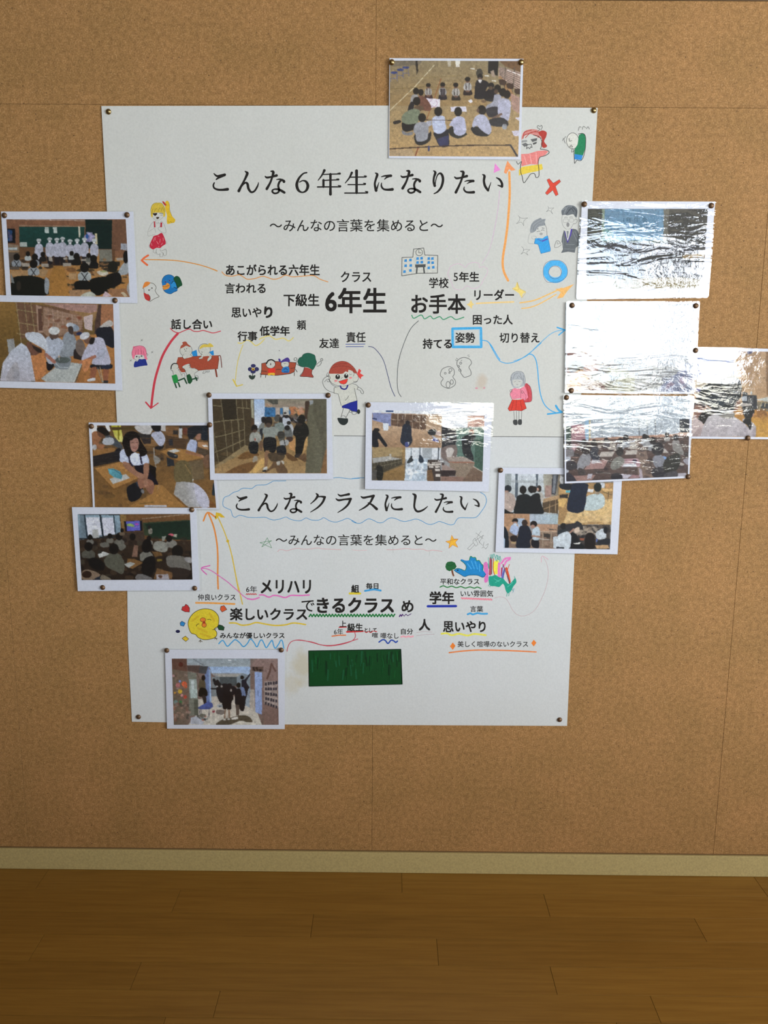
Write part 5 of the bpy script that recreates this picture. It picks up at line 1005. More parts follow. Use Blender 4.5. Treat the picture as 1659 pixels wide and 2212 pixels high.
# --- dim classroom with a screen and blackboard
p = Pic([(167.5, 1111), (410.3, 1110), (415.8, 1252), (176.3, 1253)], (150, 1095, 5.72), 5)
p.g('3a2a1c', '241a12', 0, 90, 0, 900); p.g('7c93a0', '5a6c78', 0, 90, 0, 400, '95,90 620,95 640,330 120,410'); p.f('b3b4be', '200,130 370,130 400,350 230,370'); p.f('adaeba', '395,135 540,130 565,335 425,355'); p.f('5d6e78', '125,100 190,100 215,380 150,380'); p.l('27333c', 20, '185,95 220,380'); p.l('1d262e', 22, '380,95 415,360'); p.l('2b3a42', 16, '545,100 570,330'); p.l('1d2428', 10, '110,92 615,98'); p.l('1a2024', 14, '120,395 640,370'); p.f('93938f', '280,280 355,278 365,380 290,385')
p.g('6a4726', '5a3a1e', 0, 90, 0, 340, '625,95 1490,90 1500,420 640,420'); p.f('8a7038', '625,100 700,100 700,260 650,270', a=.6); p.l('94806a', 7, '900,148 1470,88'); p.f('2d3824', '905,195 1495,160 1500,410 1340,405 920,350'); p.g('13241a', '1a2c1e', 0, 160, 0, 410, '930,210 1490,170 1500,410 1020,390'); p.f('15151a', '672,178 900,168 905,295 690,305'); p.f('4d4ea4', '700,178 870,172 878,292 712,298'); p.b('7a9a4a', '710,215 760,205 800,230 790,245 720,235'); p.e('a03a9a', 832, 214, 24, 12); p.l('8a6ab0', 6, '800,255 860,245')
p.f('3a2c22', '640,320 920,300 930,470 640,470'); p.blobs(['1a1512', '2e221a', '453424', '14110f', '3a3226'], 120, 130, 400, 1510, 890, 18, 60, .6, .6); p.e('6f6a5e', 1000, 300, 28, 38); p.e('1b1814', 985, 250, 20, 24); p.e('b04858', 1255, 345, 34, 18); p.f('8a8a78', '1290,335 1330,335 1325,375 1285,370'); p.f('77786e', '1145,365 1195,360 1170,425 1145,420')
def dk(x, y_, k, body, w=1.0): p.kid(x, y_, k, body, '14110e', None, w, 1.8)
for a_ in ((255, 375, 30, '5f5c54'), (500, 360, 30, '5c584e'), (615, 365, 42, '5a564c'), (780, 370, 38, '2c2018'), (985, 385, 30, '6f6c62'), (650, 290, 22, '5a4a38')): dk(*a_)
p.b('5c5a50', '570,430 640,440 700,490 640,540 600,500'); p.b('5a574e', '380,450 470,440 490,490 400,500'); p.f('6f5040', '800,470 850,480 840,620 770,620'); p.b('77766c', '1040,450 1110,420 1200,450 1220,500 1180,560 1050,530'); p.b('6d6a62', '1220,420 1290,410 1330,460 1250,510'); dk(1232, 390, 38, '6d6a62', .8)
dk(235, 490, 50, '4a483e', 1.1); p.f('a2a39e', '350,585 420,550 515,585 370,630'); p.e('2a2620', 375, 555, 28, 22); dk(550, 520, 60, '4e4c40', 1.1); p.b('4c4b3e', '430,650 500,590 600,600 670,660 680,760 650,830 560,790 460,740'); dk(950, 500, 60, '66645a', .9); p.e('120f0d', 960, 480, 60, 85)
p.f('6e4c26', '720,640 800,640 910,690 780,765 700,740'); p.f('8d8f8a', '675,710 750,680 815,700 730,755'); p.f('604322', '1020,550 1130,560 1150,600 1060,620'); p.f('705c1e', '1080,645 1145,645 1145,670 1080,672'); dk(1335, 550, 70, '5a5650', 1.1); p.b('5e5a52', '1200,620 1290,600 1440,630 1500,770 1440,790 1300,760 1210,720'); p.b('2a211b', '1240,750 1480,780 1440,880 1290,860')
p.b('141210', '250,640 340,630 430,700 420,780 330,780 240,720'); p.b('151210', '960,620 1050,620 1060,760 1000,860 900,820 900,690'); p.f('6b4a2a', '1080,760 1270,810 1270,890 1040,890'); p.f('8a8488', '1070,835 1220,830 1235,895 1075,895'); p.b('5a3c2c', '1090,850 1150,850 1130,885'); p.b('5d5a58', '830,840 900,830 1030,890 830,898'); p.b('75604c', '160,800 240,775 380,835 300,895 160,895'); p.e('2a1a12', 215, 835, 60, 44); p.f('1b2430', '300,890 385,850 375,900'); p.b('6a5f4e', '390,850 420,840 520,895 390,895'); p.b('7d7a78', '1420,630 1500,625 1510,690 1450,680')
photo_print('laminated photograph of a dim classroom with a lit screen and big windows', 1, [(155.3, 1095.5), (424, 1097), (431, 1275), (168, 1277)], [(153.5, 1094), (429.5, 1095.5), (437, 1277.5), (166, 1279)], p, 1.5, 1.0, 5.0)

# --- children walking down the corridor
p = Pic([(458.7, 861.7), (705.3, 861.7), (706.3, 1022.6), (464, 1022.6)], (445, 845, 5.925), 6)
p.g('6a563a', '94703e', 0, 100, 0, 1050); p.f('40331f', '80,100 620,100 620,700 110,990'); p.f('2d2517', '195,100 385,100 400,365 225,378')
for q in ('85,188 560,222', '95,400 490,360', '105,585 490,495', '110,780 490,622', '115,935 490,735'): pass
for q in ('95,185 195,192', '90,400 240,378 480,358', '110,590 250,560 490,492', '110,785 270,720 490,620', '395,208 565,225'): p.l('746848', 11, q)
for q in ('190,100 225,380 250,560 275,840', '385,100 405,360 440,740', '460,100 490,420 498,720', '95,400 115,780', '230,385 262,700', '325,380 350,790', '415,370 435,640', '515,100 520,210', '105,600 165,930'): p.l('6a5e42', 10, q)
p.f('7a6846', '110,960 500,690 540,700 540,760 110,990'); p.g('93907a', '8f8a6e', 0, 100, 0, 350, '570,105 608,105 610,350 585,340'); p.f('4a3520', '580,350 615,355 615,470 580,470'); p.g('8ea6c6', 'b4bac4', 0, 100, 0, 400, '612,100 750,100 750,330 680,480 620,480')
p.g('77705c', '8c7a6a', 0, 100, 0, 220, '750,100 1330,100 1300,220 750,210'); p.f('45453c', '770,110 920,110 920,170 850,165'); p.f('9a7a60', '760,150 870,190 760,200'); p.g('23507a', '2f6a9a', 750, 200, 880, 330, '750,205 885,210 890,330 750,330'); p.blobs(['1a4468', '3a7aae'], 30, 755, 210, 880, 325, 6, 14, .5); p.f('9a8c80', '885,210 945,210 945,330 890,330'); p.f('2a6290', '945,215 985,215 985,300 950,320'); p.f('a7a49c', '985,200 1060,205 1060,310 990,300'); p.f('27587e', '1060,240 1085,240 1085,300 1060,300'); p.blobs(['b06c3c', 'c08458', '9a5a3a'], 16, 1090, 215, 1250, 300, 15, 32, .8); p.f('3f2c1e', '1270,130 1330,120 1300,400 1260,360'); p.f('a08070', '1180,200 1230,205 1260,290 1200,290', a=.5)
p.g('56523e', '5f5c48', 1290, 0, 1545, 0, '1330,140 1380,100 1545,100 1545,1050 1270,1050 1290,560 1300,300'); p.f('3f3a2a', '1380,100 1540,100 1540,1050 1470,1050 1500,700 1440,500 1370,300', a=.35); p.f('7c8080', '1320,120 1375,110 1370,160 1330,180'); p.f('7a5632', '1520,800 1545,700 1545,1050 1465,1050')
p.g('8a6a3c', '947448', 0, 750, 0, 1050, '115,985 530,760 1150,560 1300,560 1270,1050 110,1050'); p.blobs(['9a7a48', 'a58654', '866a40'], 40, 140, 800, 1260, 1040, 20, 80, .3, .4); p.b('6a4822', '410,850 500,780 660,790 670,830 560,860 450,870'); p.b('6d4a26', '250,1040 420,950 620,900 640,930 520,1050 250,1050'); p.b('5c3e20', '1020,780 1160,860 1160,890 1090,890 1030,840'); p.f('b8904e', '560,1040 700,870 760,850 740,960 640,1050'); p.b('5f452c', '750,1050 830,960 880,880 960,900 1050,1040 920,1050 880,980'); p.b('5a3f26', '1180,850 1270,800 1280,900 1230,890'); p.f('b98048', '1060,640 1140,600 1140,780 1060,740', a=.7); p.f('b88c50', '1220,760 1300,560 1300,700 1240,800', a=.7)
p.blobs(['18171a', '24221f', '8a8a8c', '5a4a3e'], 46, 870, 310, 1270, 460, 14, 34, .85)
p.b('a2a6ae', '980,350 1060,340 1090,420 1080,520 1000,480'); p.e('1c1a1a', 1030, 325, 30, 22); p.e('2a2422', 1012, 280, 18, 14); p.b('6a746e', '880,430 960,400 1000,450 970,540 900,570'); p.e('46443e', 905, 350, 34, 42); p.b('a0a2a4', '1060,430 1110,440 1120,560 1050,520'); p.e('24201e', 1060, 405, 26, 26)
p.b('15140f', '1150,430 1220,390 1290,430 1320,540 1270,620 1230,790 1170,830 1145,780 1150,600 1110,540'); p.e('17140f', 1225, 360, 48, 60); p.e('3a2a20', 1190, 425, 40, 20, a=.7)
p.b('6a6c66', '700,420 740,400 750,480 690,520 650,520'); p.e('1f1c1a', 735, 365, 30, 40); p.b('22252a', '690,490 730,490 720,620 690,560')
p.b('5a5c58', '1000,460 1080,470 1110,580 1060,620 1010,560'); p.e('1c1a19', 1040, 470, 34, 34); p.b('3e2c24', '1030,590 1110,590 1100,640 1040,650')
p.b('88897f', '570,545 640,520 700,560 705,640 680,660 565,655'); p.e('1a1410', 620, 475, 40, 48); p.e('4a3428', 622, 510, 26, 20); p.b('18191a', '560,655 665,658 655,795 560,780'); p.b('6a4d34', '690,640 730,650 720,760 680,740'); p.e('8a4a3c', 628, 618, 12, 18)
p.b('7b8078', '720,510 760,460 830,450 910,470 950,540 890,560 880,600 760,610 740,560'); p.e('221c18', 800, 390, 52, 64); p.e('4a3a30', 800, 435, 36, 30); p.b('141416', '740,605 890,605 890,770 820,780 805,750 790,775 745,770')
p.b('4c4b42', '930,560 1000,530 1010,600 940,640'); p.e('35322c', 960, 560, 48, 50); p.b('8d8d8b', '950,640 1040,620 1060,670 1020,700 950,690'); p.b('181a1e', '910,710 1010,700 1020,810 930,815 905,780'); p.l('1b1a1a', 9, '1000,620 1015,700')
p.b('7d5a3e', '755,770 805,775 795,880 780,965 750,960'); p.b('3a2e22', '810,790 1000,800 980,880 850,900 800,850', a=.8); p.b('aaa8a0', '735,985 780,965 785,1000 745,1025'); p.b('16161a', '725,1015 770,1005 760,1032 725,1030'); p.b('8a8070', '610,840 650,830 660,880 600,910'); p.b('9c968a', '905,905 950,895 940,945 910,945'); p.b('9c968a', '960,890 1000,900 990,940'); p.b('2a2420', '1140,810 1220,800 1180,850 1140,845')
photo_print('laminated photograph of children walking past wooden shelves in a corridor', 1, [(449, 849.5), (715.5, 850.5), (719.5, 1035.5), (454, 1036.8)], [(446.5, 848), (718.5, 848.5), (723.5, 1037.5), (451.5, 1038.5)], p, 1.4, 1.0, 6.0)

# --- collage of children cleaning
p = Pic([(804, 886.2), (1046.8, 888.6), (1042, 1040.5), (802.8, 1037.8)], (785, 865, 5.82), 7)
p.f('a08264', '100,120 990,120 990,600 100,600'); p.g('ab8c6c', '927050', 0, 320, 0, 590, '110,320 975,340 975,595 110,585'); p.f('c2c6cc', '110,120 990,120 990,180 350,160 110,155'); p.f('24406e', '285,125 375,125 375,148 285,145'); p.f('7078a0', '115,155 350,165 345,330 240,280 120,250'); p.l('202c54', 16, '115,225 165,235'); p.f('c6ccd2', '245,285 320,290 310,380 250,380'); p.f('4a3024', '355,165 780,190 770,370 350,310')
p.f('5f4634', '355,165 790,195 785,360 350,315')
for x in (435, 527, 620, 712): p.l('a08c74', 8, [(x, 170), (x-6, 360)])
p.l('a08c74', 8, '355,238 780,275'); p.blobs(['3d2a20', '4a362a'], 20, 370, 190, 760, 340, 10, 24, .4); p.b('1a2230', '500,310 560,285 600,340 605,440 615,510 580,570 530,580 480,540 465,500 480,400'); p.e('1c1a1e', 555, 280, 28, 26); p.b('38427a', '525,530 570,525 565,580 530,585'); p.f('a8a8ac', '555,525 580,525 570,560')
p.b('15161c', '115,380 190,400 220,440 300,560 290,580 265,575 200,490 180,490 190,580 110,580'); p.e('1a1614', 165, 372, 38, 26); p.b('9aa0b0', '860,440 940,490 900,500'); p.l('39448a', 26, '880,495 935,515'); p.e('20262a', 870, 400, 60, 40); p.b('b09a92', '910,400 970,390 975,440 930,440')
p.f('c7cacf', '985,120 1520,150 1520,340 985,340'); p.f('b08878', '1310,190 1520,190 1520,330 1310,335'); p.f('27282c', '985,330 1170,370 1160,580 985,600'); p.g('5d786e', '3a5a4c', 1170, 350, 1500, 850, '1165,360 1520,330 1500,890 1380,830 1170,700'); p.f('204030', '1400,500 1515,480 1500,890 1400,830', a=.6); p.blobs(['2a2c30', '3c3a3a', '20252a'], 20, 990, 400, 1160, 600, 15, 40, .6)
p.b('6a5a54', '985,600 1160,560 1170,700 1080,770 985,720'); p.b('aaa39c', '1040,620 1090,590 1140,620 1120,680 1080,760 1050,700'); p.b('151a1e', '1240,470 1320,430 1400,430 1410,460 1350,590 1380,700 1380,760 1300,720 1250,660 1240,560'); p.e('a8705c', 1360, 395, 34, 34); p.e('242228', 1350, 410, 22, 18); p.f('8f8074', '1030,715 1260,705 1400,775 1395,790 1080,770'); p.f('7d6b58', '1080,775 1395,785 1380,960 1230,1020 1170,960 1090,860'); p.f('8d5a44', '1060,765 1400,775 1398,788 1060,782')
p.f('8a746a', '985,790 1170,880 985,880'); p.f('2e2220', '970,880 1165,880 1155,950 970,955'); p.f('7a5a4c', '970,955 1225,960 1500,1020 970,1020'); p.f('6a5240', '1380,830 1500,900 1495,1020 1240,1020'); p.l('a89a8a', 10, '1380,830 1500,900'); p.f('3b2a26', '985,780 1020,790 1010,815 985,812')
p.g('7a6240', '5a4a2e', 0, 590, 0, 1000, '110,585 525,590 520,1010 105,1005'); p.f('947c52', '110,590 500,590 480,700 120,720'); p.f('94928c', '115,725 320,700 400,720 480,735 120,790'); p.f('3f3828', '110,790 490,735 490,800 260,900 110,920')
for i in range(9): p.l('6a6048', 5, [(130+i*44, 790-i*6), (135+i*44, 880-i*10)]); 
p.l('7a7058', 5, '110,850 480,765'); p.f('a8a296', '325,672 350,675 355,745 330,740'); p.f('8a6c3e', '490,590 530,590 520,800 490,790'); p.g('8c6a38', '7a5c32', 0, 830, 0, 1010, '230,920 510,810 530,1010 230,1005'); p.b('1d1c16', '160,830 220,820 250,900 230,1005 170,990'); p.f('4a4640', '110,880 170,870 160,1000 105,1000')
p.f('b8bcc0', '525,595 975,600 970,750 525,740'); p.f('8e9498', '740,600 860,600 860,740 745,740'); p.l('4a5660', 14, '712,595 712,700'); p.l('66727a', 9, '605,600 600,700'); p.l('26303a', 16, '945,600 940,745'); p.f('a8b4be', '545,740 830,730 800,1015 515,1010'); p.blobs(['c8d2dc', 'd8e0e8', '8a9aa8', '6a7078'], 60, 540, 740, 800, 1000, 8, 34, .55); p.b('252a2c', '545,780 590,715 625,740 620,765 570,790'); p.e('1c2022', 602, 712, 14, 14); p.b('1c2c3c', '690,740 730,700 760,760 720,790'); p.b('1c2c3c', '700,690 725,690 725,720 700,720')
p.f('3a2e28', '805,745 970,745 970,1015 800,1015'); p.l('7a7a78', 8, '810,745 970,745')
for y_, xs_ in ((785, (890, 940)), (808, (830, 890, 945)), (835, (850, 930)), (875, (930,)), (940, (935,))):
    for x in xs_: p.f('b9b0a6', [(x-30, y_-8-(y_-780)*.06), (x+30, y_-8-(y_-780)*.06), (x+32, y_+6+(y_-780)*.08), (x-28, y_+6+(y_-780)*.08)])
p.f('6a4c2e', '800,880 860,870 890,1015 800,1015'); p.l('c2b8a6', 3, '978,340 972,1015', .5)
photo_print('laminated collage photograph of children cleaning the classroom, with glare along its top', 0, [(790.5, 868.5), (1063.5, 872), (1055.5, 1062), (788.3, 1056.3)], [(789, 866.5), (1067, 870), (1059.5, 1064.5), (786.5, 1059)], p, 1.35, 1.1, 12.0, 5, 0.0042)
# --- collage of children standing and reading
p = Pic([(1091, 1023.2), (1326, 1026), (1317.5, 1187), (1088, 1183.5)], (1065, 1005, 5.925), 8)
p.f('a8b0b2', '140,100 860,100 840,620 140,620'); p.g('b4bac0', 'a2a8a8', 0, 110, 0, 320, '230,105 650,110 640,400 230,400'); p.f('8d9494', '155,105 232,105 230,330 155,300'); p.l('4a545e', 34, '302,105 298,400'); p.l('4a545e', 28, '565,110 560,300'); p.f('8f9494', '230,190 660,195 660,230 230,225', a=.5)
p.g('9c9a8c', '6f6452', 620, 0, 850, 0, '640,110 860,115 850,400 660,400'); p.f('3c3c40', '760,115 840,120 800,380 745,370'); p.f('6b6f74', '775,120 812,125 790,360 760,355'); p.f('94766a', '665,260 750,260 745,410 665,410'); p.f('a3825c', '640,430 850,380 840,430 640,480')
p.f('51402c', '630,480 840,430 830,620 640,600'); p.l('8f7350', 10, '650,560 840,490'); p.l('8f7350', 9, '730,440 720,610'); p.l('8f7350', 9, '800,430 800,600')
p.b('a08d82', '145,350 200,345 270,390 290,480 265,560 225,600 150,560'); p.e('20242a', 190, 300, 46, 46); p.e('9a7a6a', 172, 335, 30, 14); p.b('1a1a18', '145,560 220,600 270,600 250,620 145,620')
p.b('a09a90', '590,350 640,370 650,440 600,470'); p.e('2a211c', 590, 300, 32, 42); p.e('a07a66', 572, 310, 15, 24)
p.b('161a1b', '310,400 380,370 460,380 490,450 480,620 275,620 290,480'); p.e('1b1713', 384, 315, 44, 52); p.b('17191a', '490,390 560,355 600,380 610,460 640,560 640,620 470,620 460,440'); p.e('1a1613', 495, 308, 46, 48); p.e('221b17', 530, 310, 30, 42)
p.f('9c7848', '840,235 1545,220 1525,760 835,760'); p.blobs(['7a5a34', 'a58650', 'b8935a', '8d6b3e'], 50, 850, 240, 1530, 740, 20, 60, .4, .6); p.f('c3a26a', '1400,440 1530,430 1520,720 900,740 950,600'); p.blobs(['b8975f', 'a8875a', 'c4a876'], 60, 960, 600, 1510, 760, 14, 40, .4)
p.f('c39c58', '835,430 955,430 900,540 835,520'); p.f('4a9aa6', '925,320 990,320 990,355 925,350'); p.f('b08a54', '850,290 930,300 930,360 850,360'); p.f('2a2622', '850,380 960,370 955,420 850,415'); p.f('c5c6c6', '860,130 900,150 905,230 880,250 855,200'); p.f('c4c2c0', '1200,300 1290,310 1280,350 1195,340'); p.f('ab8454', '1200,360 1290,365 1270,390 1200,385'); p.f('c09a62', '1380,300 1520,300 1530,330 1430,340'); p.f('a5a8ac', '1370,220 1430,225 1430,290 1390,290'); p.f('b08050', '1440,240 1500,240 1500,290 1440,290')
for q in ('1480,340 1470,460', '1400,340 1520,380', '960,420 950,560'): p.l('5a4830', 8, q)
p.b('1a2232', '1000,240 1200,235 1215,300 1190,400 1170,560 1130,600 1050,610 950,570 960,440 990,320'); p.b('1c2026', '860,240 1000,240 990,310 900,310 850,280'); p.b('1a2030', '1130,380 1190,360 1180,520 1140,500')
p.b('a3b0b0', '1200,400 1280,370 1380,360 1430,420 1420,520 1340,570 1250,580 1170,570 1190,480'); p.e('8d7a62', 1335, 350, 36, 24); p.e('1b221e', 1340, 282, 50, 58)
p.f('a37a58', '140,620 470,622 470,780 140,860'); p.g('9aa3ae', '93a4a8', 470, 0, 830, 0, '468,625 832,628 830,752 470,745'); p.e('7a8a98', 655, 680, 30, 20, a=.4); p.l('7a84a0', 4, '500,700 540,690 550,710'); p.f('a27c60', '470,750 832,755 820,845 590,840')
p.f('7a6250', '140,850 830,845 830,1070 140,1060'); p.blobs(['5a4438', '8a7262', '947a62', '4a3a30'], 30, 590, 860, 820, 1050, 18, 40, .6, .5); p.f('a8927a', '590,840 830,845 830,858 590,855'); p.f('8f7a64', '630,850 648,850 645,1050 628,1050'); p.f('8f7a64', '735,850 753,850 752,1050 735,1050'); p.f('38322c', '650,870 735,880 735,930 650,920'); p.f('a59a8c', '590,935 735,950 735,960 590,950'); p.l('3a3a38', 8, '720,820 810,825')
p.f('8fa0b4', '290,680 405,680 400,800 330,800'); p.b('96a4c0', '235,770 290,765 330,800 320,860 300,900 240,870 215,840'); p.e('1c1614', 285, 712, 38, 34); p.e('9a7462', 282, 740, 28, 22); p.e('aab4c4', 282, 758, 24, 18); p.b('241a18', '225,910 300,900 300,970 230,970'); p.f('a58a5e', '230,980 300,980 290,1005 240,1005'); p.b('151c26', '135,790 190,860 200,1050 150,1055'); p.f('97a8bc', '130,900 150,940 150,1055 130,1050')
p.b('181d2a', '340,790 400,770 450,780 490,860 500,930 470,970 470,1055 300,1055 320,900'); p.e('35261e', 405, 738, 36, 42); p.b('17151c', '495,950 580,955 585,1060 500,1040'); p.b('a3b2bc', '520,810 570,785 600,830 590,950 510,950 500,860'); p.e('1a1210', 520, 752, 44, 40); p.e('9a7260', 508, 785, 28, 24); p.l('9a725c', 22, '590,915 500,905')
p.f('3c3632', '830,770 1500,760 1495,1075 815,1065'); p.blobs(['2a2826', '5a4a40', '6a5c50', '1c1e22'], 50, 990, 780, 1490, 1050, 18, 50, .6, .6); p.blobs(['a3917a', '8f8070', 'b0a08a', '7a6c5e'], 60, 1030, 780, 1330, 890, 12, 36, .5, .6)
p.f('a7b0b6', '770,915 830,910 820,1065 770,1060'); p.b('232a2e', '870,820 960,810 930,880 850,890 820,870'); p.e('1a1a1a', 900, 780, 40, 42); p.b('2a2a2e', '930,760 1040,740 1080,715 1140,760 1150,830 1080,790 1000,840 940,820'); p.b('131618', '990,880 1060,880 1110,980 1180,1065 980,1065'); p.b('aeb6bc', '830,900 900,860 960,850 995,890 1000,940 970,1070 815,1060 820,960'); p.f('262a30', '812,1042 910,1050 910,1070 812,1065'); p.l('9b7360', 20, '985,860 1030,820')
p.b('b4a08c', '1040,820 1100,790 1110,850 1050,870'); p.f('c2bfb6', '1030,1000 1120,985 1110,1010 1040,1010'); p.f('8a4a30', '1110,930 1170,935 1160,965 1115,960'); p.b('17110f', '1190,890 1260,865 1300,910 1300,1060 1180,1060'); p.b('abb2b6', '1330,850 1420,810 1450,900 1430,940 1350,950 1310,900'); p.e('15171a', 1440, 830, 26, 44); p.f('4a62a8', '1320,940 1340,940 1335,985 1318,980'); p.b('202428', '1350,960 1490,940 1495,1010 1340,1010'); p.f('b08a5c', '1305,1025 1470,1022 1490,1065 1330,1070')
photo_print('laminated collage photograph of children standing talking and reading, tucked under another', 0, [(1078, 1010), (1345, 1012), (1334, 1197.5), (1070, 1192.5)], [(1074.5, 1008), (1347, 1010), (1336.5, 1199.5), (1066.5, 1194.5)], p, 1.35, 1.0, 8.0)

# --- classroom seen from the side, rows of desks
p = Pic([(1221.8, 858), (1491, 855.5), (1486, 1028.5), (1223.2, 1040.2)], (1210, 845, 5.53), 11)
p.g('a2a6ae', '9ea3ac', 0, 50, 0, 560); p.f('97a0a8', '70,60 1560,50 1560,520 70,560'); p.g('9a7078', '8a6268', 0, 420, 0, 780, '130,400 300,400 300,600 230,770 130,780'); p.f('3d5048', '70,420 135,430 130,620 70,620'); p.f('7d9cb4', '290,310 345,320 340,580 300,575'); p.f('b4a070', '345,340 362,340 360,580 345,580')
for x in (505, 702, 945, 1040, 1138): p.l('5f6468', 12, [(x, 330), (x, 550)], .8)
p.f('9aa2aa', '365,400 900,400 900,545 365,560', a=.5); p.f('a37a64', '340,565 1540,500 1545,530 700,575 340,592'); p.f('2b3036', '1425,335 1545,328 1545,490 1430,495'); p.f('b08a74', '1415,495 1545,490 1545,505 1415,508')
p.f('4c3a34', '130,780 250,600 700,570 1545,530 1535,1020 80,1080'); p.g('7a6458', '6e584a', 0, 600, 0, 1050, '880,600 1000,600 1110,1030 940,1050 900,720'); p.blobs(['33292a', '443834', '5a4a42', '2a2628'], 90, 90, 600, 1530, 1050, 18, 60, .6, .55)
for q in ('600,630 670,625 665,655 590,655', '830,610 905,605 915,635 835,640', '580,670 670,665 665,698 575,698', '815,650 935,645 920,690 810,690', '490,725 655,720 620,780 460,785', '790,710 925,700 915,755 770,762', '450,645 500,640 490,680 440,680', '1220,690 1250,685 1300,738 1225,740', '1285,620 1330,625 1320,650', '1360,590 1400,600 1380,610'): p.f('a39a90', q)
p.f('94706a', '360,830 575,820 520,925 290,935'); p.f('a4a0a4', '380,820 440,805 500,850 440,860 370,865'); p.f('a07a80', '760,810 935,805 960,905 730,905'); p.f('a9aab0', '760,870 900,862 920,905 740,905'); p.e('3a2a3c', 890, 835, 28, 26); p.f('8f6c62', '160,1010 420,1003 380,1060 200,1075'); p.f('a39ea6', '330,990 390,985 370,1040 320,1050'); p.f('a59ea8', '715,985 860,1000 800,1045 720,1040'); p.f('8f6a6c', '860,1000 960,1000 940,1040 820,1045'); p.f('b0a6b4', '940,910 975,940 990,1040 950,1045', a=.7); p.f('5f84b4', '1215,775 1275,785 1260,820 1220,815'); p.f('a59c94', '1440,850 1490,870 1470,890 1420,885'); p.f('9a949c', '1390,985 1500,975 1520,1020 1400,1022'); p.f('8d6c60', '110,790 230,785 200,800')
for a_ in ((285, 610, 34, '5d5a5c'), (405, 620, 40, '3a3a42'), (550, 590, 30, '4a464a'), (720, 595, 34, '8a8a8e'), (785, 560, 36, '7f8288'), (1010, 545, 32, '86868a'), (1035, 565, 34, '8a8a8c'), (1105, 590, 40, '7f8084'), (1275, 520, 26, '8a8680'), (1382, 555, 34, '7f7a76')):
    p.kid(*a_, '1e1a1c', None, .9, 2.0)
p.kid(105, 650, 40, '6c686a', '1f1b1e', None, 1.0, 2.2); p.b('7b7a7e', '255,760 330,730 370,800 350,880 300,900 250,960 195,920 220,820'); p.e('2c2224', 315, 690, 58, 66); p.b('2b2e3a', '360,720 420,720 480,810 400,820 370,790'); p.b('6f6e66', '640,810 720,780 770,830 730,900 640,940 600,900'); p.e('23201f', 712, 720, 44, 56)
p.b('71727a', '1110,790 1200,760 1250,830 1210,920 1130,900'); p.e('1d1c22', 1165, 690, 72, 78); p.b('77736e', '1350,640 1420,630 1480,740 1440,760 1350,700'); p.b('26242a', '1110,930 1250,900 1300,960 1230,1025 1110,1020'); p.b('23241e', '1270,800 1400,740 1440,800 1400,930 1280,980 1230,900'); p.b('3f3c40', '1260,980 1380,950 1400,1020 1250,1022'); p.b('2b2830', '75,980 130,990 190,1075 80,1082'); p.b('222026', '620,990 720,985 740,1050 620,1055'); p.b('2c292e', '80,840 180,850 200,920 80,940'); p.b('3a3230', '220,920 290,940 300,1000 220,1000'); p.f('8a8488', '1230,700 1250,690 1300,735', a=.4); p.b('86828a', '1470,820 1530,800 1530,880 1490,860')
photo_print('laminated photograph of children at rows of desks seen from the side, lowest right print', 1, [(1218.8, 854.5), (1497, 856.5), (1489, 1032.5), (1220, 1044.5)], [(1216.5, 852.8), (1500, 855), (1491, 1034.5), (1218, 1046.3)], p, 1.25, 1.3, 14.0, 4, 0.0044)

# --- back of a dark-haired head in front of a screen
p = Pic([(1490, 757.4), (1752, 761), (1747, 945), (1488, 943)], (1485, 740, 9.534), 12)
p.g('9c7c5a', 'a4815a', 0, 170, 0, 1100); p.blobs(['94714c', 'a88860'], 30, 960, 200, 1650, 1050, 60, 160, .25); p.l('8a6c4c', 40, '1325,240 1310,900', .5); p.l('6f4e2e', 60, '1640,170 1660,1060', .7); p.f('4a4a66', '1225,172 1345,172 1330,225 1240,240'); p.g('6f7ca8', '646c96', 0, 170, 0, 700, '0,150 1080,165 970,330 960,700 0,760'); p.f('8f9ab4', '200,170 740,170 740,520 240,520', a=.6); p.f('a9a9a0', '180,700 800,700 760,1080 180,1080', a=.6); p.f('4a4a80', '170,940 300,950 270,1010 170,1015')
p.f('262a2e', '1130,1010 1230,1030 1240,1080 1430,1090 1430,1390 1130,1380'); p.f('8a9096', '1110,1110 1230,1100 1225,1210 1125,1210'); p.f('a5a8a0', '1400,1180 1659,1120 1659,1220'); p.f('6d6048', '1430,1220 1720,1220 1720,1600 1430,1560'); p.f('2f3538', '1510,1240 1659,1260 1659,1360 1510,1350'); p.l('9a8a60', 18, '1540,1200 1440,1500'); p.l('b09868', 14, '1600,1240 1590,1320')
p.g('a56e2c', 'b0802c', 0, 1380, 0, 1930, '960,1390 1430,1380 2700,1600 2700,2000 960,2000'); p.blobs(['7a4e20', '8a5a28'], 14, 1440, 1400, 1640, 1560, 20, 70, .6); p.blobs(['b8862e', 'a8782a'], 20, 1250, 1600, 1700, 1930, 60, 140, .4); p.e('9aa0a0', 1315, 1040, 22, 38); p.f('9c948a', '1080,1240 1320,1260 1330,1300 1100,1320')
p.f('b48c70', '140,1080 300,1090 540,1400 200,1560 130,1500'); p.b('3a3032', '140,1240 280,1210 360,1280 340,1400 280,1380 200,1290 160,1400 135,1440'); p.b('7a5446', '150,1300 250,1290 370,1380 330,1460 210,1550 140,1490'); p.b('1a1614', '360,1380 480,1360 620,1420 400,1600 330,1680 250,1630 210,1560'); p.l('b8b0a8', 24, '360,1270 400,1340 510,1390'); p.b('aa9894', '120,1510 200,1560 330,1700 260,1940 80,1940'); p.b('8a7674', '240,1750 300,1740 270,1940 90,1940 160,1850', a=.6)
p.b('6f4430', '960,1240 1060,1190 1090,1240 1040,1340 1000,1410 930,1400')
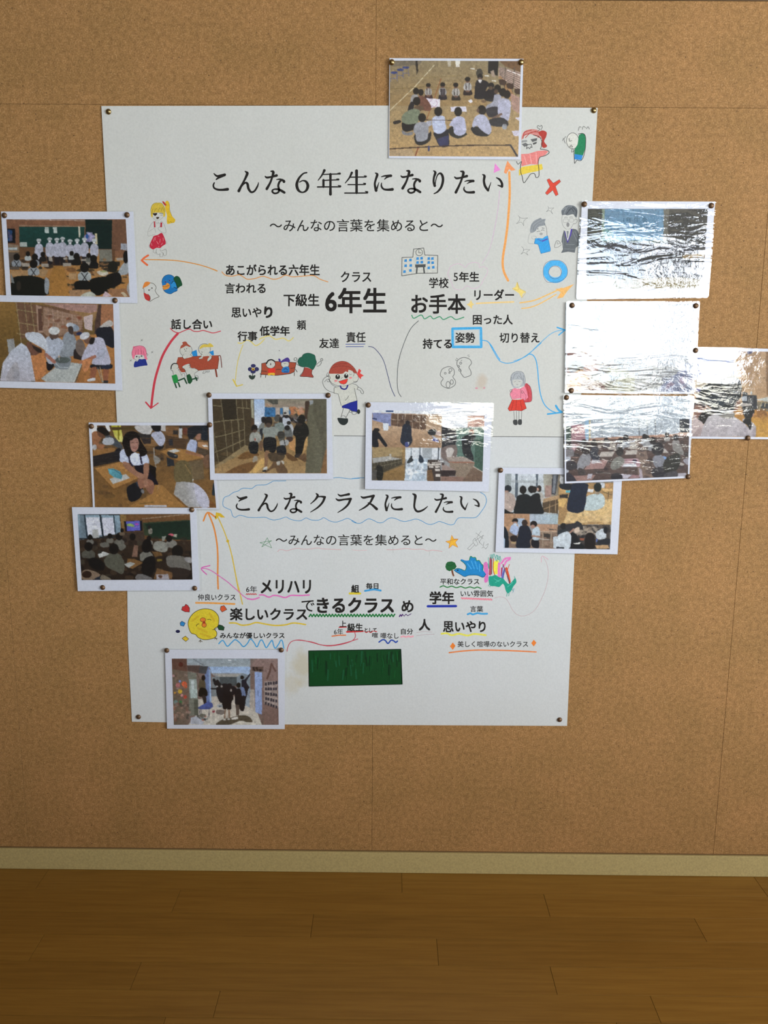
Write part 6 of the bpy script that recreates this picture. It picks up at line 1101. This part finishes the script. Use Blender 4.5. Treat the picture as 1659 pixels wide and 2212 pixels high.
p.g('a9a3a4', '9a9194', 0, 1450, 0, 1940, '260,1940 330,1700 420,1540 560,1460 940,1440 970,1530 1150,1640 1290,1780 1290,1940'); p.b('7c776e', '600,1430 940,1430 960,1520 860,1560 700,1540'); p.f('b4adb0', '960,1540 760,1930 880,1930 1060,1620', a=.35); p.b('857d82', '1080,1940 1120,1820 1200,1750 1260,1940', a=.5)
p.b('1c2222', '200,1130 260,1000 330,900 480,820 700,690 840,660 980,690 1080,780 1120,900 1110,1060 1080,1160 1000,1230 950,1400 850,1450 720,1500 600,1450 540,1400 420,1300 240,1220 160,1150'); p.b('26323e', '400,1120 900,1110 880,1250 560,1290', a=.7); p.blobs(['2e3a44', '161a1c', '39444a'], 50, 420, 1100, 1000, 1330, 20, 60, .35, .4)
p.b('a29a9a', '1130,1610 1180,1560 1240,1560 1400,1710 1410,1800 1400,1940 1290,1940 1280,1760'); p.b('15150f', '1140,1430 1180,1330 1280,1300 1380,1370 1370,1480 1310,1570 1320,1700 1290,1800 1230,1700 1140,1640 1180,1560'); p.b('a06a50', '1345,1480 1370,1470 1350,1540'); p.b('8f8488', '1300,1880 1400,1740 1400,1940')
photo_print('laminated photograph of the back of a dark-haired head, cut by the right edge', 0, [(1488, 750.6), (1762, 755), (1756, 949.6), (1486, 947.3)], [(1484, 749), (1766, 753.5), (1760, 951), (1483, 949)], p, 1.25, 1.0, 21.0, 4)

# --- print lost in glare
p = Pic([(1226, 657), (1504, 657), (1494, 846.5), (1224, 846.5)], (1210, 645, 5.352), 10)
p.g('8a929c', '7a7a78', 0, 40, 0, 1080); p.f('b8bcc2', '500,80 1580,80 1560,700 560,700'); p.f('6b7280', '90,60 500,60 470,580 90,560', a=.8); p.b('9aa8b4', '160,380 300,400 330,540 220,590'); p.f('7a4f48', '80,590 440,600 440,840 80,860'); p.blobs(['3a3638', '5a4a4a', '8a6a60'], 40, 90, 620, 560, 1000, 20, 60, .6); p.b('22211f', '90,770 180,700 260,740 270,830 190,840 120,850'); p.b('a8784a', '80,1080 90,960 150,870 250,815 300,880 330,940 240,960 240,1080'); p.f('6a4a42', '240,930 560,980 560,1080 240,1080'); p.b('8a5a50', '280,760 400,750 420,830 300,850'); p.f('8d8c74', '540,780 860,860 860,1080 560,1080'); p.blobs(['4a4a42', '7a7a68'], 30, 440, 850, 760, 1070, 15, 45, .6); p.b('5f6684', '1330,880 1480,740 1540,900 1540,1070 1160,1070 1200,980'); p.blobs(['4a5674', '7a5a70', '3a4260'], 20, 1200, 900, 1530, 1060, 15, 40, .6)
photo_print('laminated photograph almost lost in white window glare, middle of the right column', 2, [(1225, 652.5), (1508, 652.5), (1499, 851), (1221.5, 848.5)], [(1223, 650.3), (1512.3, 650.3), (1502, 854), (1219.5, 850.8)], p, 1.2, 1.5, 7.3, 5)

# --- dark hall with a projected screen
p = Pic([(1269.8, 451), (1529.4, 451.2), (1517.6, 622.5), (1265.6, 623.4)], (1240, 425, 5.184), 9)
p.g('2e302c', '25282c', 0, 130, 0, 1020); p.f('2e332c', '150,135 320,135 310,510 145,505'); p.g('4e7a98', '5c86a4', 0, 135, 0, 490, '335,135 1010,135 1000,490 325,490'); p.f('73846c', '315,135 345,135 330,490 310,490'); p.f('6c9070', '325,350 430,380 430,490 325,490', a=.5); p.f('5c5a50', '1005,135 1065,135 1050,510 1000,490'); p.f('33332f', '1065,135 1500,140 1470,560 1055,510'); p.f('5e6a5c', '315,488 1050,488 1050,515 315,512')
p.f('3a3a3e', '140,510 1490,560 1460,640 140,620'); p.f('7a6030', '1220,650 1470,630 1465,690 1210,700'); p.blobs(['24242a', '8a8c92', '3a3a40', '6a6c72', '2a2a2e'], 110, 160, 690, 1440, 920, 16, 44, .8, .7); p.g('7c6c40', '857648', 0, 900, 0, 1020, '140,930 1200,900 1445,930 1440,1025 140,1030')
for x, y_, r_ in ((1290, 730, 30), (1380, 720, 32), (1330, 790, 36), (1440, 740, 26), (1420, 800, 30)): p.e('1f1f22', x, y_, r_)
p.b('a6a8ae', '1240,780 1300,790 1340,850 1300,880 1250,850'); p.b('a6a8ae', '1310,820 1400,810 1440,850 1430,880 1340,860'); p.b('26262a', '1290,860 1440,880 1440,920 1320,910'); p.f('907030', '1290,660 1465,632 1462,660 1300,680')
tp = photo_print('laminated photograph of a dark hall with a blue projected screen, topmost right print', 1, [(1257, 434.5), (1545, 435.5), (1528.5, 641.5), (1247, 645)], [(1254.2, 432.3), (1547.8, 433.2), (1530.8, 643.8), (1244.2, 647.2)], p, 1.2, 1.5, 3.1, 7)

a = Art(-0.0045-0.0016-0.00018, 1.2, 2e-6).frame(1240, 425, 5.184)
a.text('3a6076', '1年生を', 552, 228, 825, 288, 0.4); a.text('3a6076', 'むかえることに', 398, 315, 940, 380, 0.4); a.build('projected_words', tp, M_INK); child(tp)
# --- busy hallway seen down its length
p = Pic([(371, 1422.6), (600, 1422.6), (602, 1565.8), (375.4, 1565.8)], (350, 1395, 5.925), 13)
p.f('6c5850', '120,165 1500,165 1500,1015 120,1015'); p.f('5a3c30', '125,165 325,168 320,400 135,400'); p.g('7c868c', '8a9498', 0, 165, 0, 290, '318,168 1200,168 1120,265 560,265 470,250 320,250'); p.l('566068', 7, '400,170 540,255'); p.b('c8ccd0', '845,178 885,178 880,190 850,190'); p.f('4a3a34', '320,255 600,260 480,350 330,320'); p.g('7f98ba', '8ba0bc', 0, 265, 0, 350, '600,265 1130,268 1125,380 1030,350 630,350 620,300'); p.f('7d8288', '630,350 1030,350 1000,420 700,410'); p.f('9c9484', '640,360 1025,365 960,400 730,395', a=.6); p.f('40484a', '740,395 960,400 960,510 740,510'); p.f('697072', '635,400 740,400 740,700 640,700'); p.f('6e7a82', '955,400 1030,350 1130,380 1130,560 960,600')
p.g('a59c90', 'ada89c', 0, 650, 0, 1015, '440,690 640,650 1100,650 1200,800 1280,1015 330,1015 430,890'); p.f('958c82', '1130,560 1180,560 1190,830 1120,790'); p.g('5b5040', '6a584c', 130, 0, 350, 0, '130,300 340,330 360,700 340,1010 150,1015'); p.f('66685c', '330,330 440,350 460,700 430,890 350,900'); p.f('4c4f44', '410,690 460,690 465,890 415,890'); p.f('86918c', '345,430 440,430 450,670 360,670'); p.f('a3acac', '370,440 410,440 410,560 380,560'); p.f('91a09c', '360,560 450,560 455,660 365,670')
p.f('5a6c94', '550,265 605,265 630,740 560,740 545,500'); p.f('7f98b8', '598,300 625,300 635,720 610,720'); p.f('3c3e40', '480,260 590,262 560,360 470,350')
for c, x, y_, r_ in (('c0502c', 285, 490, 34), ('b84a28', 300, 520, 24), ('c09a28', 230, 585, 28), ('a83c2c', 295, 655, 24), ('2f6a38', 240, 722, 22), ('6a7ab0', 228, 455, 16), ('9c5a5a', 205, 505, 30), ('b8802c', 165, 600, 15), ('b87a78', 255, 635, 18), ('5f7a74', 175, 720, 26), ('97706c', 148, 385, 16), ('4a2018', 240, 240, 30)): p.e(c, x, y_, r_)
p.blobs(['7a4a3c', '8a6a58', '5a4a3e', '9a7a6c', '3c3a34'], 50, 150, 740, 350, 950, 8, 26, .6); p.blobs(['8a6a5c', 'a08a80', '6a4c40'], 30, 145, 320, 330, 800, 8, 24, .4)
p.b('4d4330', '490,430 530,420 555,480 550,560 480,550 465,500'); p.e('1a1410', 530, 410, 26, 34); p.l('5a4a3c', 14, '480,430 450,360'); p.b('14130f', '485,545 560,550 580,640 470,645'); p.b('2a2220', '515,640 560,645 565,750 540,750'); p.f('3f4f90', '550,740 600,700 620,780 610,800 480,800 490,770'); p.b('3c4a84', '475,780 620,780 610,810 480,810'); p.l('3a3a4c', 8, '485,810 480,890'); p.l('3a3a4c', 8, '605,800 600,910'); p.l('3a3a4c', 6, '505,810 500,880'); p.b('3c4a8a', '600,740 640,730 650,785 610,780')
p.b('6a625c', '700,820 800,830 780,880 700,870'); p.f('8a3040', '640,835 675,825 680,850 650,858'); p.e('8f9498', 740, 770, 40, 24); p.e('44484c', 742, 772, 22, 9)
p.f('6f8090', '1050,560 1130,540 1120,790 1050,760', a=.8); p.b('1b1c28', '1020,440 1060,430 1120,360 1125,380 1080,460 1120,540 1060,560 1020,540'); p.e('15130f', 1025, 405, 24, 24); p.b('17151a', '1040,540 1100,540 1070,690 1040,660')
p.e('17161a', 665, 440, 18, 22); p.b('17171c', '660,460 720,440 745,500 730,520 680,510'); p.e('17161a', 712, 455, 18, 22); p.e('1c1a1c', 740, 490, 18, 18); p.l('17171b', 16, '630,548 700,548'); p.b('15151a', '700,530 760,530 790,620 790,720 740,720 700,620'); p.e('1a191c', 725, 520, 30, 22); p.e('a09a98', 705, 518, 14, 10)
p.b('16151a', '770,510 880,510 950,540 950,620 780,620'); p.blobs(['17161a', '1c1a1e'], 12, 780, 500, 940, 560, 20, 34, 1); p.e('8f857c', 762, 520, 14, 14); p.e('8f857c', 880, 570, 14, 20)
p.b('5a6a8c', '1000,540 1050,540 1070,640 1030,660'); p.b('14141a', '1010,660 1070,655 1050,820 1010,820'); p.e('15140f', 980, 505, 28, 34)
p.b('131114', '790,590 860,575 900,620 915,680 890,720 885,810 840,820 830,800 820,815 780,800 770,700'); p.e('18161a', 840, 555, 34, 46); p.b('15131a', '900,520 940,530 950,600 910,620'); p.b('141318', '950,560 1000,550 1020,640 1000,750 940,755 930,650'); p.f('4c4038', '940,750 995,755 985,890 950,890'); p.b('131318', '985,700 1040,700 1050,820 1000,820')
p.l('7a6250', 20, '808,820 800,930'); p.l('7a6250', 20, '858,820 860,930'); p.b('4a4234', '700,990 780,940 880,920 990,890 1100,900 1160,970 1100,980 1010,960 920,990 860,1012 700,1012'); p.b('b8b4ac', '890,930 960,905 970,935 900,945'); p.e('a8a49c', 800, 945, 18, 12); p.e('a8a49c', 855, 940, 18, 12)
p.g('7c90b8', '7488b4', 0, 330, 0, 880, '1185,330 1280,340 1280,885 1195,850'); p.f('6f6058', '1130,170 1200,165 1480,165 1490,1010 1280,1010 1285,340 1180,330 1130,380'); p.g('7d6660', '6c544c', 0, 165, 0, 1010, '1200,165 1480,165 1490,1010 1275,1010 1290,340 1290,265 1130,265'); p.l('4c3028', 22, '1345,420 1380,330 1400,230 1450,320', .7); p.f('4a342c', '1150,265 1295,265 1295,330 1150,320', a=.7); p.blobs(['2a1c18', '1c1614'], 9, 1170, 270, 1290, 320, 8, 16, .8); p.l('3a4468', 6, '1228,570 1226,640')
p.f('94867f', '1310,455 1485,450 1485,800 1305,740', a=.8)
for i in range(5):
    for j in range(5): p.box('2c2a34', 1318+j*33, 470+i*62+j*(i-1)*4, 1342+j*33, 508+i*62+j*(i-1)*4)
p.f('6a7070', '430,900 520,920 600,930 560,960 450,940'); p.f('969aa4', '370,920 440,900 540,980 520,1010 360,1000'); p.blobs(['2c2c2c', '5a5a5a', '8a4a40'], 10, 430, 895, 600, 950, 6, 16, .8); p.b('5c5a50', '500,870 560,880 540,910 460,905'); p.f('5f5448', '1280,1010 1290,880 1300,1010')
photo_print('laminated photograph of a busy school hallway, lowest print on the wall', 0, [(356.3, 1403), (615.3, 1403.3), (615, 1575), (360.8, 1574)], [(354.5, 1401.5), (620, 1401.5), (617, 1576.5), (359, 1575.8)], p, 1.55, 1.0, 9.0)

# ------------------------------------------------------------------ brass thumbtacks
def tack_mesh(m_):
    prof = [(0.0, 0.0044), (0.0018, 0.0043), (0.0035, 0.0037), (0.0050, 0.0027), (0.0060, 0.0014), (0.0063, 0.0004), (0.0060, 0.0), (0.0008, 0.0001), (0.0006, -0.0012)]
    bm = bmesh.new(); R = []; n = 20
    for r_, h in prof:
        R.append([bm.verts.new((0, -h, 0))] if r_ == 0 else [bm.verts.new((r_*math.cos(2*math.pi*i/n), -h, r_*math.sin(2*math.pi*i/n))) for i in range(n)])
    for a, b in zip(R[:-1], R[1:]):
        for i in range(n):
            if len(a) == 1: bm.faces.new((a[0], b[(i+1) % n], b[i]))
            else: bm.faces.new((a[i], a[(i+1) % n], b[(i+1) % n], b[i]))
    bm.faces.new(R[-1])
    bmesh.ops.recalc_face_normals(bm, faces=bm.faces)
    for f_ in bm.faces: f_.smooth = True
    me = bpy.data.meshes.new('thumbtack'); bm.to_mesh(me); bm.free(); me.materials.append(m_); return me
TM = tack_mesh(M_BRASS); TD = tack_mesh(M_DULL)
yprint = lambda L_: -0.0045 - 0.0016*L_ - 0.0007
random.seed(2)
for px, py, y, lab in (
    (234, 241, yi, 'brass thumbtack at the top left corner of the big poster'), (1283, 238, yi, 'brass thumbtack at the top right corner of the big poster'),
    (299, 1549, yl, 'dark thumbtack at the bottom left corner of the big poster'), (1209, 1555, yl, 'dark thumbtack at the bottom right corner of the big poster'),
    (846.5, 134, yprint(0), 'shiny brass thumbtack at the top left of the gym circle photograph'), (1126, 134, yprint(0), 'shiny brass thumbtack at the top right of the gym circle photograph'),
    (9, 465, yprint(0), 'thumbtack at the top left of the blackboard photograph, far left edge'), (274, 464, yprint(0), 'thumbtack at the top right of the blackboard photograph'),
    (248, 649, yprint(1), 'thumbtack at the top right of the lunch serving photograph'),
    (451.3, 853.3, yprint(1), 'brown thumbtack at the top left of the corridor walking photograph'), (708.7, 854, yprint(1), 'brown thumbtack at the top right of the corridor walking photograph'),
    (795.5, 875, yprint(0), 'thumbtack at the top left of the cleaning collage'),
    (197, 921, yprint(0), 'dull thumbtack at the top left of the smiling girl photograph'), (452.6, 917.7, yprint(1), 'brown thumbtack between the smiling girl and corridor walking photographs'),
    (414, 1101.5, yprint(1), 'grey thumbtack at the top right of the dim classroom photograph'), (221.5, 1269.3, yprint(1), 'brown thumbtack at the bottom left of the dim classroom photograph'),
    (420.4, 1271, yprint(1), 'brown thumbtack at the bottom right of the dim classroom photograph'),
    (360, 1405.4, yprint(0), 'thumbtack at the top left of the busy hallway photograph'), (607.5, 1404.6, yprint(0), 'thumbtack at the top right of the busy hallway photograph'),
    (1081.5, 1016, yprint(0), 'thumbtack at the top left of the reading collage'),
    (1262.5, 441, yprint(1), 'brown thumbtack at the top left of the projected screen photograph'), (1537, 444, yprint(1), 'brown thumbtack at the top right of the projected screen photograph'),
    (1236, 659.5, yprint(2), 'brown thumbtack at the top left of the glaring white photograph'), (1503.4, 660.5, yprint(2), 'brown thumbtack at the top right of the glaring white photograph'),
    (1234.3, 843.8, yprint(2), 'brown thumbtack at the bottom left of the glaring white photograph'), (1503, 757, yprint(2), 'brown thumbtack between the glaring photograph and the head photograph'),
    (1224, 858.8, yprint(1), 'thumbtack at the top left of the rows of desks photograph'), (1487, 1030, yprint(1)-0.0044, 'brown thumbtack at the bottom right of the rows of desks photograph'),
    (1616, 946.3, yprint(0), 'thumbtack at the bottom of the dark-haired head photograph')):
    x, z = at(px, py, y-0.0015); o = bpy.data.objects.new('thumbtack', TM if 'brass' in lab else TD); SC.collection.objects.link(o)
    o.location = (x, y-0.0001, z); o.rotation_euler = (random.uniform(-.06, .06), random.uniform(0, 6), random.uniform(-.06, .06))
    o['label'] = lab; o['category'] = 'thumbtack'; o['group'] = 'thumbtacks holding the poster and photographs'
for t in (low, up): child(t)
